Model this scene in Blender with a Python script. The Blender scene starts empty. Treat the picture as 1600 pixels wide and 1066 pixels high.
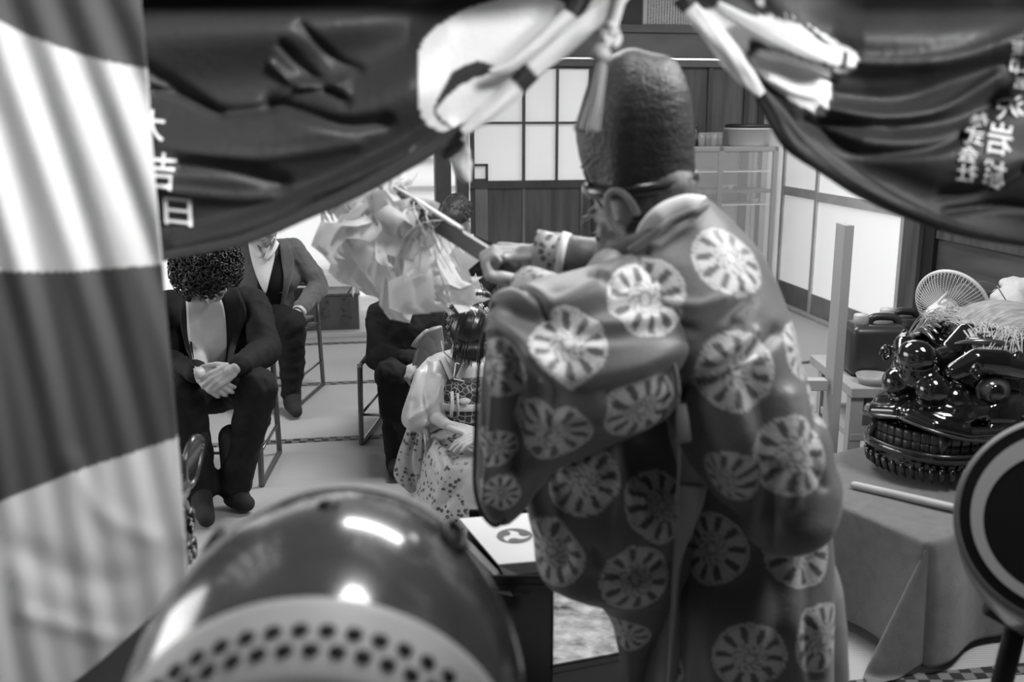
import bpy, bmesh, math, random
import numpy as np
from mathutils import Vector, Matrix, Euler
from mathutils.bvhtree import BVHTree

random.seed(7)
rng = np.random.default_rng(7)
scene = bpy.context.scene
col = scene.collection
PI = math.pi

# ------------------------------------------------------------ camera
H = 1.5
PITCH = math.radians(12.8)
FPX = 1555.0
cam = bpy.data.cameras.new('camera')
cam.lens = FPX / 1600 * 36
cam.sensor_width = 36
cam.clip_start = 0.05
cam.dof.use_dof = True
cam.dof.focus_distance = 4.0
cam.dof.aperture_fstop = 2.8
camo = bpy.data.objects.new('camera', cam)
camo.location = (0, 0, H)
camo.rotation_euler = (PI / 2 - PITCH, 0, 0)
col.objects.link(camo)
scene.camera = camo

# ------------------------------------------------------------ world, light, exposure
world = bpy.data.worlds.new('sky')
scene.world = world
world.use_nodes = True
world.node_tree.nodes['Background'].inputs[0].default_value = (1, 1, 1, 1)
world.node_tree.nodes['Background'].inputs[1].default_value = 2.0
scene.view_settings.view_transform = 'Standard'
scene.view_settings.look = 'None'
scene.view_settings.gamma = 1
scene.view_settings.exposure = 0.0
scene.cycles.use_denoising = True
scene.cycles.max_bounces = 6


def area(name, loc, target, sx, sy, power, spread=180):
    l = bpy.data.lights.new(name, 'AREA')
    l.shape = 'RECTANGLE'
    l.size, l.size_y, l.energy = sx, sy, power
    l.spread = math.radians(spread)
    o = bpy.data.objects.new(name, l)
    o.location = loc
    d = Vector(target) - Vector(loc)
    o.rotation_euler = d.to_track_quat('-Z', 'Y').to_euler()
    col.objects.link(o)


area('ceiling_lamp_hall', (0.2, 4.4, 2.6), (0.2, 4.4, 0), 1.3, 0.6, 75)
area('ceiling_lamp_far', (1.8, 6.4, 2.6), (1.8, 6.4, 0), 1.3, 0.5, 30)
area('ceiling_lamp_altar', (1.55, 2.15, 2.6), (1.0, 2.0, 0.6), 0.8, 0.5, 58)
area('ceiling_lamp_front', (0.15, 1.75, 2.62), (-0.1, 1.3, 0.9), 0.35, 0.35, 13)
area('window_light_side', (-3.3, 3.4, 1.5), (-0.3, 3.2, 0.9), 1.8, 1.4, 32)
area('fill_light_banner', (0.75, 0.25, 2.45), (-0.85, 1.36, 1.42), 0.5, 0.4, 12, 52)  # added lamp, narrow beam that brightens the banner and left curtain only
area('fill_light_curtain', (1.25, 0.7, 2.0), (0.6, 1.5, 1.68), 0.3, 0.25, 3.2, 48)  # added lamp, narrow beam that brightens the right curtain

# ------------------------------------------------------------ pixel and room geometry
cp, sp = math.cos(PITCH), math.sin(PITCH)


def ray(px, py):
    a = (px - 800) / FPX
    b = -(py - 533) / FPX
    return Vector((a, cp + b * sp, -sp + b * cp))


def W(px, py, y):
    d = ray(px, py)
    return Vector((0, 0, H)) + d * (y / d.y)


def F(px, py, z=0.0):
    d = ray(px, py)
    return Vector((0, 0, H)) + d * ((z - H) / d.z)


def mpp(p):
    return (p.y * cp + (H - p.z) * sp) / FPX


def proj(p):
    f = p[1] * cp - (p[2] - H) * sp
    u = p[1] * sp + (p[2] - H) * cp
    return 800 + FPX * p[0] / f, 533 - FPX * u / f


TH = math.radians(9.8)
XA = Vector((math.cos(TH), math.sin(TH), 0))
DB = Vector((-math.sin(TH), math.cos(TH), 0))


def R(a, b, z=0.0):
    return XA * a + DB * b + Vector((0, 0, z))


def on_b(px, py, b):
    d = ray(px, py)
    p = Vector((0, 0, H)) + d * (b / d.dot(DB))
    return p.dot(XA), p.z


def on_a(px, py, a):
    d = ray(px, py)
    p = Vector((0, 0, H)) + d * (a / d.dot(XA))
    return p.dot(DB), p.z


def ab(p):
    return p.dot(XA), p.dot(DB)


# ------------------------------------------------------------ materials (a black and white place: every colour a grey)
M = {}


def mat(name, v, rough=0.6, spec=0.5, metal=0.0, noise=0.0, nscale=8.0, bump=0.0, bscale=60.0, emit=0.0,
        coat=0.0, alpha=None, trans=0.0, stretch=None, sheen=0.0):
    if name in M:
        return M[name]
    m = bpy.data.materials.new(name)
    m.use_nodes = True
    nt = m.node_tree
    b = nt.nodes['Principled BSDF']
    b.inputs['Base Color'].default_value = (v, v, v, 1)
    b.inputs['Roughness'].default_value = rough
    b.inputs['Metallic'].default_value = metal
    b.inputs['Specular IOR Level'].default_value = spec
    b.inputs['Coat Weight'].default_value = coat
    b.inputs['Coat Roughness'].default_value = 0.08
    b.inputs['Sheen Weight'].default_value = sheen
    b.inputs['Transmission Weight'].default_value = trans
    if emit:
        b.inputs['Emission Color'].default_value = (1, 1, 1, 1)
        b.inputs['Emission Strength'].default_value = emit
    tc = nt.nodes.new('ShaderNodeTexCoord')
    mp = nt.nodes.new('ShaderNodeMapping')
    nt.links.new(tc.outputs['Object'], mp.inputs[0])
    if stretch:
        mp.inputs['Scale'].default_value = stretch
    if noise:
        n = nt.nodes.new('ShaderNodeTexNoise')
        n.inputs['Scale'].default_value = nscale
        n.inputs['Detail'].default_value = 5
        nt.links.new(mp.outputs[0], n.inputs[0])
        r = nt.nodes.new('ShaderNodeMapRange')
        r.inputs['From Min'].default_value = 0.25
        r.inputs['From Max'].default_value = 0.75
        r.inputs['To Min'].default_value = max(0, v * (1 - noise))
        r.inputs['To Max'].default_value = min(1, v * (1 + noise))
        nt.links.new(n.outputs['Fac'], r.inputs[0])
        nt.links.new(r.outputs[0], b.inputs['Base Color'])
    if bump:
        n2 = nt.nodes.new('ShaderNodeTexNoise')
        n2.inputs['Scale'].default_value = bscale
        n2.inputs['Detail'].default_value = 4
        nt.links.new(mp.outputs[0], n2.inputs[0])
        bp = nt.nodes.new('ShaderNodeBump')
        bp.inputs['Strength'].default_value = bump
        bp.inputs['Distance'].default_value = 0.02
        nt.links.new(n2.outputs['Fac'], bp.inputs['Height'])
        nt.links.new(bp.outputs[0], b.inputs['Normal'])
    M[name] = m
    return m


def mat_print(name, rough=0.7, bump=0.1, bscale=120, sheen=0.0, coat=0.0, spec=0.3, tr=0.0):
    """printed or woven cloth: the grey comes from the mesh's colour attribute 'ink'"""
    if name in M:
        return M[name]
    m = mat(name, 0.5, rough=rough, bump=bump, bscale=bscale, sheen=sheen, coat=coat, spec=spec)
    nt = m.node_tree
    b = nt.nodes['Principled BSDF']
    a = nt.nodes.new('ShaderNodeAttribute')
    a.attribute_name = 'ink'
    nt.links.new(a.outputs['Color'], b.inputs['Base Color'])
    if tr:
        t = nt.nodes.new('ShaderNodeBsdfTranslucent')
        nt.links.new(a.outputs['Color'], t.inputs['Color'])
        mx = nt.nodes.new('ShaderNodeMixShader')
        mx.inputs[0].default_value = tr
        out = nt.nodes['Material Output']
        nt.links.new(b.outputs[0], mx.inputs[1])
        nt.links.new(t.outputs[0], mx.inputs[2])
        nt.links.new(mx.outputs[0], out.inputs['Surface'])
    return m


def see_through(m, f):
    nt = m.node_tree
    out = nt.nodes['Material Output']
    src = out.inputs['Surface'].links[0].from_socket
    t = nt.nodes.new('ShaderNodeBsdfTransparent')
    mx = nt.nodes.new('ShaderNodeMixShader')
    mx.inputs[0].default_value = f
    nt.links.new(src, mx.inputs[1])
    nt.links.new(t.outputs[0], mx.inputs[2])
    nt.links.new(mx.outputs[0], out.inputs['Surface'])


def mat_glass(name, op=0.15, v=0.9):
    m = bpy.data.materials.new(name)
    m.use_nodes = True
    nt = m.node_tree
    b = nt.nodes['Principled BSDF']
    b.inputs['Base Color'].default_value = (v, v, v, 1)
    b.inputs['Roughness'].default_value = 0.08
    t = nt.nodes.new('ShaderNodeBsdfTransparent')
    mx = nt.nodes.new('ShaderNodeMixShader')
    mx.inputs[0].default_value = op
    out = nt.nodes['Material Output']
    nt.links.new(t.outputs[0], mx.inputs[1])
    nt.links.new(b.outputs[0], mx.inputs[2])
    nt.links.new(mx.outputs[0], out.inputs['Surface'])
    M[name] = m
    return m


def mat_tatami(name):
    m = mat(name, 0.32, rough=0.75)
    nt = m.node_tree
    b = nt.nodes['Principled BSDF']
    tc = nt.nodes['Texture Coordinate']
    w = nt.nodes.new('ShaderNodeTexWave')
    w.inputs['Scale'].default_value = 26
    w.inputs['Distortion'].default_value = 0.4
    w.bands_direction = 'Y'
    nt.links.new(tc.outputs['Object'], w.inputs[0])
    r = nt.nodes.new('ShaderNodeMapRange')
    r.inputs['To Min'].default_value = 0.29
    r.inputs['To Max'].default_value = 0.37
    nt.links.new(w.outputs['Fac'], r.inputs[0])
    nt.links.new(r.outputs[0], b.inputs['Base Color'])
    bp = nt.nodes.new('ShaderNodeBump')
    bp.inputs['Strength'].default_value = 0.4
    bp.inputs['Distance'].default_value = 0.004
    nt.links.new(w.outputs['Fac'], bp.inputs['Height'])
    nt.links.new(bp.outputs[0], b.inputs['Normal'])
    return m


def mat_pattern(name, v0, v1, scale, rough=0.5, thresh=0.3, feature='F1', rnd=1.0, metal=0):
    m = mat(name, v0, rough=rough, metal=metal)
    nt = m.node_tree
    b = nt.nodes['Principled BSDF']
    tc = nt.nodes['Texture Coordinate']
    v = nt.nodes.new('ShaderNodeTexVoronoi')
    v.feature = feature
    v.inputs['Scale'].default_value = scale
    v.inputs['Randomness'].default_value = rnd
    nt.links.new(tc.outputs['Object'], v.inputs[0])
    cr = nt.nodes.new('ShaderNodeValToRGB')
    cr.color_ramp.elements[0].position = thresh
    cr.color_ramp.elements[0].color = (v1, v1, v1, 1)
    cr.color_ramp.elements[1].position = thresh + 0.08
    cr.color_ramp.elements[1].color = (v0, v0, v0, 1)
    nt.links.new(v.outputs['Distance'], cr.inputs[0])
    nt.links.new(cr.outputs[0], b.inputs['Base Color'])
    return m


def mat_checker(name, v0, v1, scale):
    m = mat(name, v0, rough=0.7)
    nt = m.node_tree
    c = nt.nodes.new('ShaderNodeTexChecker')
    c.inputs['Scale'].default_value = scale
    c.inputs[1].default_value = (v0,) * 3 + (1,)
    c.inputs[2].default_value = (v1,) * 3 + (1,)
    nt.links.new(nt.nodes['Texture Coordinate'].outputs['Object'], c.inputs[0])
    nt.links.new(c.outputs[0], nt.nodes['Principled BSDF'].inputs['Base Color'])
    return m


# ------------------------------------------------------------ mesh building
class MB:
    def __init__(s):
        s.v, s.f = [], []

    def add(s, vs, fs):
        n = len(s.v)
        s.v += [tuple(p) for p in vs]
        s.f += [tuple(i + n for i in f) for f in fs]
        return s

    def box(s, c, size, rot=None):
        x, y, z = [q / 2 for q in size]
        pts = [Vector((i * x, j * y, k * z)) for i in (-1, 1) for j in (-1, 1) for k in (-1, 1)]
        if rot is not None:
            pts = [rot @ p for p in pts]
        c = Vector(c)
        return s.add([p + c for p in pts], [(0, 1, 3, 2), (4, 6, 7, 5), (0, 4, 5, 1), (2, 3, 7, 6), (0, 2, 6, 4), (1, 5, 7, 3)])

    def rbox(s, a0, a1, b0, b1, z0, z1):
        rot = Matrix((XA, DB, (0, 0, 1))).transposed()
        return s.box(R((a0 + a1) / 2, (b0 + b1) / 2, (z0 + z1) / 2), (abs(a1 - a0), abs(b1 - b0), abs(z1 - z0)), rot)

    def ell(s, c, r, rot=None, nu=20, nv=12):
        if not hasattr(r, '__len__'):
            r = (r, r, r)
        c = Vector(c)
        vs, fs = [], []
        for j in range(1, nv):
            t = PI * j / nv
            for i in range(nu):
                p = 2 * PI * i / nu
                vs.append(Vector((r[0] * math.sin(t) * math.cos(p), r[1] * math.sin(t) * math.sin(p), r[2] * math.cos(t))))
        vs.append(Vector((0, 0, r[2])))
        vs.append(Vector((0, 0, -r[2])))
        for j in range(nv - 2):
            for i in range(nu):
                a, b = j * nu + i, j * nu + (i + 1) % nu
                fs.append((a, a + nu, b + nu, b))
        T, B = len(vs) - 2, len(vs) - 1
        for i in range(nu):
            fs.append((T, i, (i + 1) % nu))
            fs.append((B, (nv - 2) * nu + (i + 1) % nu, (nv - 2) * nu + i))
        if rot is not None:
            vs = [rot @ p for p in vs]
        return s.add([p + c for p in vs], fs)

    def tube(s, pts, rad, n=10, cap=True, closed=False, flat=None, fdir=None):
        """tube along points; rad a number or a list; flat = (ratio) flattens across fdir"""
        pts = [Vector(p) for p in pts]
        k = len(pts)
        rad = list(rad) if hasattr(rad, '__len__') else [rad] * k
        prev = None
        rings = []
        for i, p in enumerate(pts):
            if closed:
                t = pts[(i + 1) % k] - pts[i - 1]
            else:
                t = pts[min(i + 1, k - 1)] - pts[max(i - 1, 0)]
            if t.length < 1e-9:
                t = Vector((0, 0, 1))
            t.normalize()
            if fdir is not None:
                u = Vector(fdir) - t * t.dot(Vector(fdir))
            elif prev is None:
                u = t.orthogonal()
            else:
                u = prev - t * t.dot(prev)
            u.normalize()
            prev = u
            w = t.cross(u)
            fl = flat or 1.0
            rings.append([p + (u * math.cos(2 * PI * q / n) * fl + w * math.sin(2 * PI * q / n)) * rad[i] for q in range(n)])
        vs = [q for r in rings for q in r]
        fs = []
        m = k if closed else k - 1
        for i in range(m):
            for q in range(n):
                a, b = i * n + q, i * n + (q + 1) % n
                c, d = ((i + 1) % k) * n + (q + 1) % n, ((i + 1) % k) * n + q
                fs.append((a, b, c, d))
        if cap and not closed:
            fs.append(tuple(reversed(range(n))))
            fs.append(tuple((k - 1) * n + q for q in range(n)))
        return s.add(vs, fs)

    def caps(s, p, q, r0, r1, n=12):
        """tapered capsule"""
        p, q = Vector(p), Vector(q)
        s.tube([p, q], [r0, r1], n)
        s.ell(p, r0, nu=n, nv=8)
        s.ell(q, r1, nu=n, nv=8)
        return s

    def chain(s, pts, rad, n=12):
        for i in range(len(pts) - 1):
            s.caps(pts[i], pts[i + 1], rad[i], rad[i + 1], n)
        return s

    def lathe(s, prof, mtx, n=48, cap=True):
        vs, fs = [], []
        for r, z in prof:
            for i in range(n):
                a = 2 * PI * i / n
                vs.append(mtx @ Vector((r * math.cos(a), r * math.sin(a), z)))
        for j in range(len(prof) - 1):
            for i in range(n):
                a, b = j * n + i, j * n + (i + 1) % n
                fs.append((a, b, b + n, a + n))
        if cap:
            fs.append(tuple(reversed(range(n))))
            fs.append(tuple((len(prof) - 1) * n + i for i in range(n)))
        return s.add(vs, fs)

    def grid(s, P, closed_u=False):
        """P[i][j] points"""
        nu, nv = len(P), len(P[0])
        vs = [P[i][j] for i in range(nu) for j in range(nv)]
        fs = []
        for i in range(nu if closed_u else nu - 1):
            for j in range(nv - 1):
                a, b = i * nv + j, ((i + 1) % nu) * nv + j
                fs.append((a, b, b + 1, a + 1))
        return s.add(vs, fs)

    def prism(s, pts, d):
        """polygon of world points pushed along d"""
        d = Vector(d)
        n = len(pts)
        vs = [Vector(p) for p in pts] + [Vector(p) + d for p in pts]
        fs = [tuple(range(n)), tuple(reversed(range(n, 2 * n)))] + [(i, i + n, (i + 1) % n + n, (i + 1) % n) for i in range(n)]
        return s.add(vs, fs)

    def mesh(s, name):
        me = bpy.data.meshes.new(name)
        me.from_pydata(s.v, [], s.f)
        me.update()
        bm = bmesh.new()
        bm.from_mesh(me)
        bmesh.ops.recalc_face_normals(bm, faces=bm.faces)
        bm.to_mesh(me)
        bm.free()
        return me

    def build(s, name, m, parent=None, smooth=True, bevel=0.0, solid=0.0, sub=0, **tags):
        return link(name, s.mesh(name), m, parent, smooth, bevel, solid, sub, **tags)


def link(name, me, m, parent=None, smooth=True, bevel=0.0, solid=0.0, sub=0, label=None, cat=None, group=None, kind=None):
    o = bpy.data.objects.new(name, me)
    me.materials.clear()
    me.materials.append(m)
    for p in me.polygons:
        p.use_smooth = smooth
    col.objects.link(o)
    if parent is not None:
        o.parent = parent
        o.matrix_parent_inverse = Matrix.Translation(parent.location).inverted() if parent.type == 'EMPTY' else \
            (Matrix.Translation(parent.parent.location).inverted() if parent.parent else Matrix())
        if parent.type != 'EMPTY':
            o.matrix_parent_inverse = Matrix()
    if bevel:
        b = o.modifiers.new('bevel', 'BEVEL')
        b.width = bevel
        b.segments = 2
        b.limit_method = 'ANGLE'
    if solid:
        b = o.modifiers.new('solid', 'SOLIDIFY')
        b.thickness = solid
        b.offset = 0
    if sub:
        b = o.modifiers.new('sub', 'SUBSURF')
        b.levels = b.render_levels = sub
    tag(o, label, cat, group, kind)
    return o


def tag(o, label=None, cat=None, group=None, kind=None):
    if label: o['label'] = label
    if cat: o['category'] = cat
    if group: o['group'] = group
    if kind: o['kind'] = kind
    return o


def thing(name, label, cat, loc=(0, 0, 0), group=None):
    o = bpy.data.objects.new(name, None)
    o.location = loc
    o.empty_display_size = 0.05
    col.objects.link(o)
    return tag(o, label, cat, group)


def blob(mb, voxel=0.006, smooth=6, factor=0.5, name='blob'):
    """one continuous surface out of overlapping closed shapes"""
    me = mb.mesh(name)
    o = bpy.data.objects.new('tmp', me)
    col.objects.link(o)
    r = o.modifiers.new('r', 'REMESH')
    r.mode = 'VOXEL'
    r.voxel_size = voxel
    if smooth:
        q = o.modifiers.new('s', 'SMOOTH')
        q.iterations = smooth
        q.factor = factor
    dg = bpy.context.evaluated_depsgraph_get()
    dg.update()
    out = bpy.data.meshes.new_from_object(o.evaluated_get(dg))
    out.name = name
    bpy.data.objects.remove(o)
    bpy.data.meshes.remove(me)
    return out


def wrinkle(me, fn):
    """move vertices along their normals by fn(x, y, z arrays)"""
    n = len(me.vertices)
    co = np.empty(n * 3)
    me.vertices.foreach_get('co', co)
    no = np.empty(n * 3)
    me.vertex_normals.foreach_get('vector', no)
    co, no = co.reshape(-1, 3), no.reshape(-1, 3)
    d = fn(co)
    co = co + no * d[:, None]
    me.vertices.foreach_set('co', co.ravel())
    me.update()


def pxarr(co):
    f = co[:, 1] * cp - (co[:, 2] - H) * sp
    u = co[:, 1] * sp + (co[:, 2] - H) * cp
    return 800 + FPX * co[:, 0] / f, 533 - FPX * u / f


def seg_dist(x, y, p, q):
    px, py = q[0] - p[0], q[1] - p[1]
    L = px * px + py * py + 1e-9
    t = np.clip(((x - p[0]) * px + (y - p[1]) * py) / L, 0, 1)
    return np.hypot(x - p[0] - t * px, y - p[1] - t * py), t


def creases(x, y, lst):
    """lst of (polyline, width, height); ridges (+) or valleys (-) running over a cloth, in the cloth's own layout"""
    d = np.zeros_like(x)
    for pl, w, h in lst:
        if len(pl) > 2:
            pl = [tuple(q) for q in spl(pl, 5 * len(pl))]
        best = np.full_like(x, 1e9)
        for p, q in zip(pl[:-1], pl[1:]):
            e, _ = seg_dist(x, y, p, q)
            best = np.minimum(best, e)
        d += h * np.exp(-(best / w) ** 2)
    return d


def setink(me, vals):
    a = me.color_attributes.new('ink', 'FLOAT_COLOR', 'POINT')
    n = len(me.vertices)
    c = np.ones((n, 4))
    c[:, :3] = np.asarray(vals)[:, None]
    a.data.foreach_set('color', c.ravel())


def inpoly(x, y, poly):
    ins = np.zeros(x.shape, bool)
    n = len(poly)
    for i in range(n):
        x0, y0 = poly[i]
        x1, y1 = poly[(i + 1) % n]
        c = ((y0 > y) != (y1 > y)) & (x < (x1 - x0) * (y - y0) / (y1 - y0 + 1e-12) + x0)
        ins ^= c
    return ins


def spl(pts, n):
    """Catmull-Rom through points (any dimension), n samples"""
    P = np.array([list(p) for p in pts], float)
    k = len(P)
    out = []
    for s in np.linspace(0, k - 1, n):
        i = min(int(s), k - 2)
        t = s - i
        p0, p1, p2, p3 = P[max(i - 1, 0)], P[i], P[i + 1], P[min(i + 2, k - 1)]
        out.append(0.5 * ((2 * p1) + (-p0 + p2) * t + (2 * p0 - 5 * p1 + 4 * p2 - p3) * t * t + (-p0 + 3 * p1 - 3 * p2 + p3) * t ** 3))
    return np.array(out)


def bvh_of(*objs):
    vs, fs = [], []
    for me in objs:
        n = len(vs)
        vs += [v.co.copy() for v in me.vertices]
        fs += [[i + n for i in p.vertices] for p in me.polygons]
    return BVHTree.FromPolygons(vs, fs)


def drape(name, left, right, bvh, off, m, parent, thick=0.004, nu=12, nv=24, y0=None):
    """a piece of cloth lying on the surface below it: grid between two side curves"""
    L, Rr = spl(left, nv), spl(right, nv)
    P = []
    last = y0
    for j in range(nv):
        row = []
        for i in range(nu):
            t = i / (nu - 1)
            x, y = L[j] * (1 - t) + Rr[j] * t
            d = ray(x, y).normalized()
            h = bvh.ray_cast(Vector((0, 0, H)), d, 30)
            if h[0] is not None:
                last = h[3]
            p = Vector((0, 0, H)) + d * ((last or 4) - off)
            row.append(p)
        P.append(row)
    A = np.array([[list(p) for p in r] for r in P])
    dd = A[:, :, 1]
    md = np.median(dd)
    bad = np.abs(dd - md) > 0.45
    A[bad, 1] = md
    for _ in range(5):
        B = A.copy()
        B[1:-1] = (A[:-2] + A[2:] + 2 * A[1:-1]) / 4
        A = B
    mb = MB().grid([[tuple(q) for q in r] for r in A])
    return mb.build(name, m, parent, solid=thick)


def text_mesh(ch, size=1.0, offset=0.02, extrude=0.0):
    c = bpy.data.curves.new('t', 'FONT')
    c.body = ch
    c.size = size
    c.offset = offset
    c.extrude = extrude
    c.align_x = 'CENTER'
    o = bpy.data.objects.new('t', c)
    col.objects.link(o)
    dg = bpy.context.evaluated_depsgraph_get()
    dg.update()
    me = bpy.data.meshes.new_from_object(o.evaluated_get(dg))
    bpy.data.objects.remove(o)
    return me


def frame_from(fwd, up=(0, 0, 1)):
    """columns: right, forward, up"""
    f = Vector(fwd).normalized()
    u = Vector(up)
    r = f.cross(u).normalized()
    u = r.cross(f)
    return Matrix((r, f, u)).transposed()

# ============================================================ the room
wood_dark = mat('dark_wood', 0.045, rough=0.5, noise=0.5, nscale=6, stretch=(1, 1, 0.15))
wood_beam = mat('beam_wood', 0.10, rough=0.55, noise=0.4, nscale=5, stretch=(0.2, 1, 1))
wood_mid = mat('panel_wood', 0.07, rough=0.5, noise=0.55, nscale=7, stretch=(2, 2, 0.2))
wood_pale = mat('pale_wood', 0.30, rough=0.5, noise=0.2, nscale=6, stretch=(1, 1, 0.2))
plaster = mat('plaster', 0.55, rough=0.9, noise=0.06, nscale=5)
paper = mat('shoji_paper', 0.75, rough=0.9, emit=0.26, noise=0.03, nscale=3)  # daylight behind the paper is put in as a mild glow of its own
frost = mat('frosted_pane', 0.85, rough=0.6, emit=0.33, noise=0.02, nscale=2)  # panes emit in place of daylight coming through the frosting
alum = mat('aluminium', 0.30, rough=0.35, metal=0.6)
black_lac = mat('black_lacquer', 0.008, rough=0.12, coat=0.6)
black_matt = mat('black_wood', 0.012, rough=0.45)

FB, RA = 7.75, 3.57           # far wall and right wall
LA, BB = -3.6, -1.6
tat = mat_tatami('tatami')
fl = MB().rbox(LA, RA + 0.3, BB, FB + 0.3, -0.12, 0.0).build('floor', tat, smooth=False, kind='structure')
MB().rbox(LA - 0.2, RA + 0.3, BB, FB + 0.3, 2.75, 2.85).build('ceiling', mat('ceiling_board', 0.25, rough=0.8, noise=0.2), smooth=False, kind='structure')
MB().rbox(LA, RA + 0.3, BB - 0.1, BB, 0, 2.75).build('wall_back', wood_mid, smooth=False, kind='structure')
lw = MB().rbox(LA - 0.1, LA, BB, 2.4, 0, 2.75).rbox(LA - 0.1, LA, 5.0, FB, 0, 2.75).rbox(LA - 0.1, LA, 2.4, 5.0, 2.2, 2.75)
lw.rbox(LA - 0.1, LA, 2.4, 5.0, 0, 0.5)
lw.build('wall_left', plaster, smooth=False, kind='structure')

# tatami border cloth: patterned bands across the room, one per mat joint
border = mat_checker('tatami_border', 0.012, 0.13, 30)


def band(name, b, a0, a1, w=0.058):
    MB().rbox(a0, a1, b - w / 2, b + w / 2, 0.0, 0.003).build(name, border, fl, smooth=False)


for i, (px, py) in enumerate([(380, 694), (460, 602)]):
    band('border_band', ab(F(px, py))[1], LA, RA)
band('border_band', ab(F(520, 537))[1], LA, 1.0)
band('border_band', ab(F(1560, 1050))[1], -0.5, RA, 0.05)
a_, b_ = ab(F(1100, 700))
MB().rbox(a_ - 0.016, a_ + 0.016, 3.0, FB, 0, 0.003).build('border_band', border, fl, smooth=False)

# sill between the room and the veranda
bs = ab(F(520, 528))[1]
MB().rbox(LA, 1.02, bs, bs + 0.09, 0.0, 0.035).build('trim_1', mat('sill_wood', 0.38, rough=0.4, noise=0.15, stretch=(0.2, 1, 1)), smooth=False, bevel=0.004, kind='structure')
MB().rbox(LA, 1.02, bs + 0.09, FB + 0.6, -0.1, 0.012).build('trim_2', mat('veranda_floor', 0.35, rough=0.4, noise=0.2, stretch=(0.2, 1, 1)), smooth=False, kind='structure')
# outside: pale paved yard and a neighbour's pale wall with a low dark sill line
MB().rbox(-12, 6, FB + 0.6, 20, -0.3, -0.2).build('yard', mat('yard_paving', 0.7, rough=0.9, noise=0.1), smooth=False, kind='structure')
yw = MB().rbox(-12, 4, 12.0, 12.2, -0.3, 3.2)
yw.build('yard_wall', mat('yard_plaster', 0.8, rough=0.9), smooth=False, kind='structure')
yt = MB()
for z in (0.62, 0.95, 1.6):
    yt.rbox(-12, 4, 11.95, 12.0, z, z + 0.05)
yt.build('trim_3', mat('yard_rail', 0.35, rough=0.8), smooth=False, kind='structure')

# ---- far wall: shoji panel, wainscot, posts, beam, dark wooden doors, plaster above
a_s0, z_sb = on_b(735, 290, FB)
a_s1, _ = on_b(925, 285, FB)
_, z_st = on_b(830, 103, FB)
_, z_k0 = on_b(1000, 84, FB)
_, z_k1 = on_b(1000, 46, FB)
a_d0, _ = on_b(1040, 150, FB)
a_d1, _ = on_b(1192, 150, FB)
wf = MB()
wf.rbox(a_s0 - 0.12, RA + 0.3, FB, FB + 0.12, z_k1 + 0.02, 2.75)
wf.rbox(LA, a_s0 - 0.12, FB, FB + 0.12, 2.25, 2.75)
wf.rbox(a_d1, RA + 0.3, FB, FB + 0.1, 0, z_k1)
wf.rbox(LA, -1.9, FB, FB + 0.12, 0, 2.4)
wf.build('wall_far', plaster, smooth=False, kind='structure')
MB().rbox(LA, RA, FB - 0.07, FB + 0.05, z_k0 - 0.03, z_k1 - 0.03).rbox(LA, RA, FB - 0.10, FB, z_k1 - 0.03, z_k1 + 0.03).rbox(
    a_s0, RA, FB - 0.05, FB + 0.05, z_k0 - 0.10, z_k0 - 0.045).build('trim_4', wood_beam, smooth=False, bevel=0.004, kind='structure')
# posts
MB().rbox(a_s0 - 0.11, a_s0 - 0.015, FB - 0.04, FB + 0.08, 0, z_k0).build('trim_5', wood_dark, smooth=False, bevel=0.004, kind='structure')
a_p0, _ = on_b(970, 30, FB)
a_p1, _ = on_b(1001, 30, FB)
MB().rbox(a_p0, a_p1, FB - 0.05, FB + 0.05, z_k1, 2.75).build('trim_6', mat('black_post', 0.02, rough=0.5), smooth=False, kind='structure')
# veranda post seen through the opening
v0 = W(680, 300, 7.55)
v1 = W(705, 300, 7.55)
MB().rbox(ab(v0)[0], ab(v1)[0], FB - 0.25, FB - 0.12, 0, 2.4).build('trim_7', mat('veranda_post', 0.05, rough=0.6, noise=0.3), smooth=False, bevel=0.004, kind='structure')

# shoji window
w1 = thing('window_1', None, None, R((a_s0 + a_s1) / 2, FB, z_sb))
tag(w1, kind='structure')
MB().rbox(a_s0, a_s1, FB + 0.01, FB + 0.02, z_sb, z_st).build('paper_pane', paper, w1, smooth=False)
lat = MB()
for pxv, w in ((737, 0.035), (818, 0.022), (870, 0.018), (922, 0.03)):
    a, _ = on_b(pxv, 200, FB)
    lat.rbox(a - w / 2, a + w / 2, FB - 0.02, FB + 0.01, z_sb, z_st)
for pyv, w in ((288, 0.06), (192, 0.018), (104, 0.03)):
    _, z = on_b(820, pyv, FB)
    lat.rbox(a_s0, a_s1, FB - 0.021, FB + 0.009, z - w / 2, z + w / 2)
lat.build('lattice', wood_dark, w1, smooth=False)
# small framed square in the corner pane
qa0, qz0 = on_b(737, 283, FB)
qa1, qz1 = on_b(762, 256, FB)
sq = MB()
for (x0, x1, z0, z1) in ((qa0, qa1, qz1 - 0.018, qz1), (qa0, qa1, qz0, qz0 + 0.018), (qa1 - 0.018, qa1, qz0, qz1)):
    sq.rbox(x0, x1, FB - 0.022, FB + 0.008, z0, z1)
sq.build('small_sash', wood_dark, w1, smooth=False)

# wainscot below the shoji
ws = MB().rbox(a_s0, a_d1, FB, FB + 0.03, 0, z_sb - 0.02)
ws.build('wall_wainscot', wood_mid, smooth=False, kind='structure')
bt = MB()
for pxv, w in ((752, 0.10), (818, 0.02), (908, 0.02), (990, 0.03)):
    a, _ = on_b(pxv, 340, FB)
    bt.rbox(a - w / 2, a + w / 2, FB - 0.014, FB, 0, z_sb - 0.02)
bt.rbox(a_s0, a_d1, FB - 0.016, FB, 0, 0.12)
bt.build('trim_8', mat('batten_wood', 0.14, rough=0.5, noise=0.4, stretch=(1, 1, 0.2)), smooth=False, kind='structure')

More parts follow.
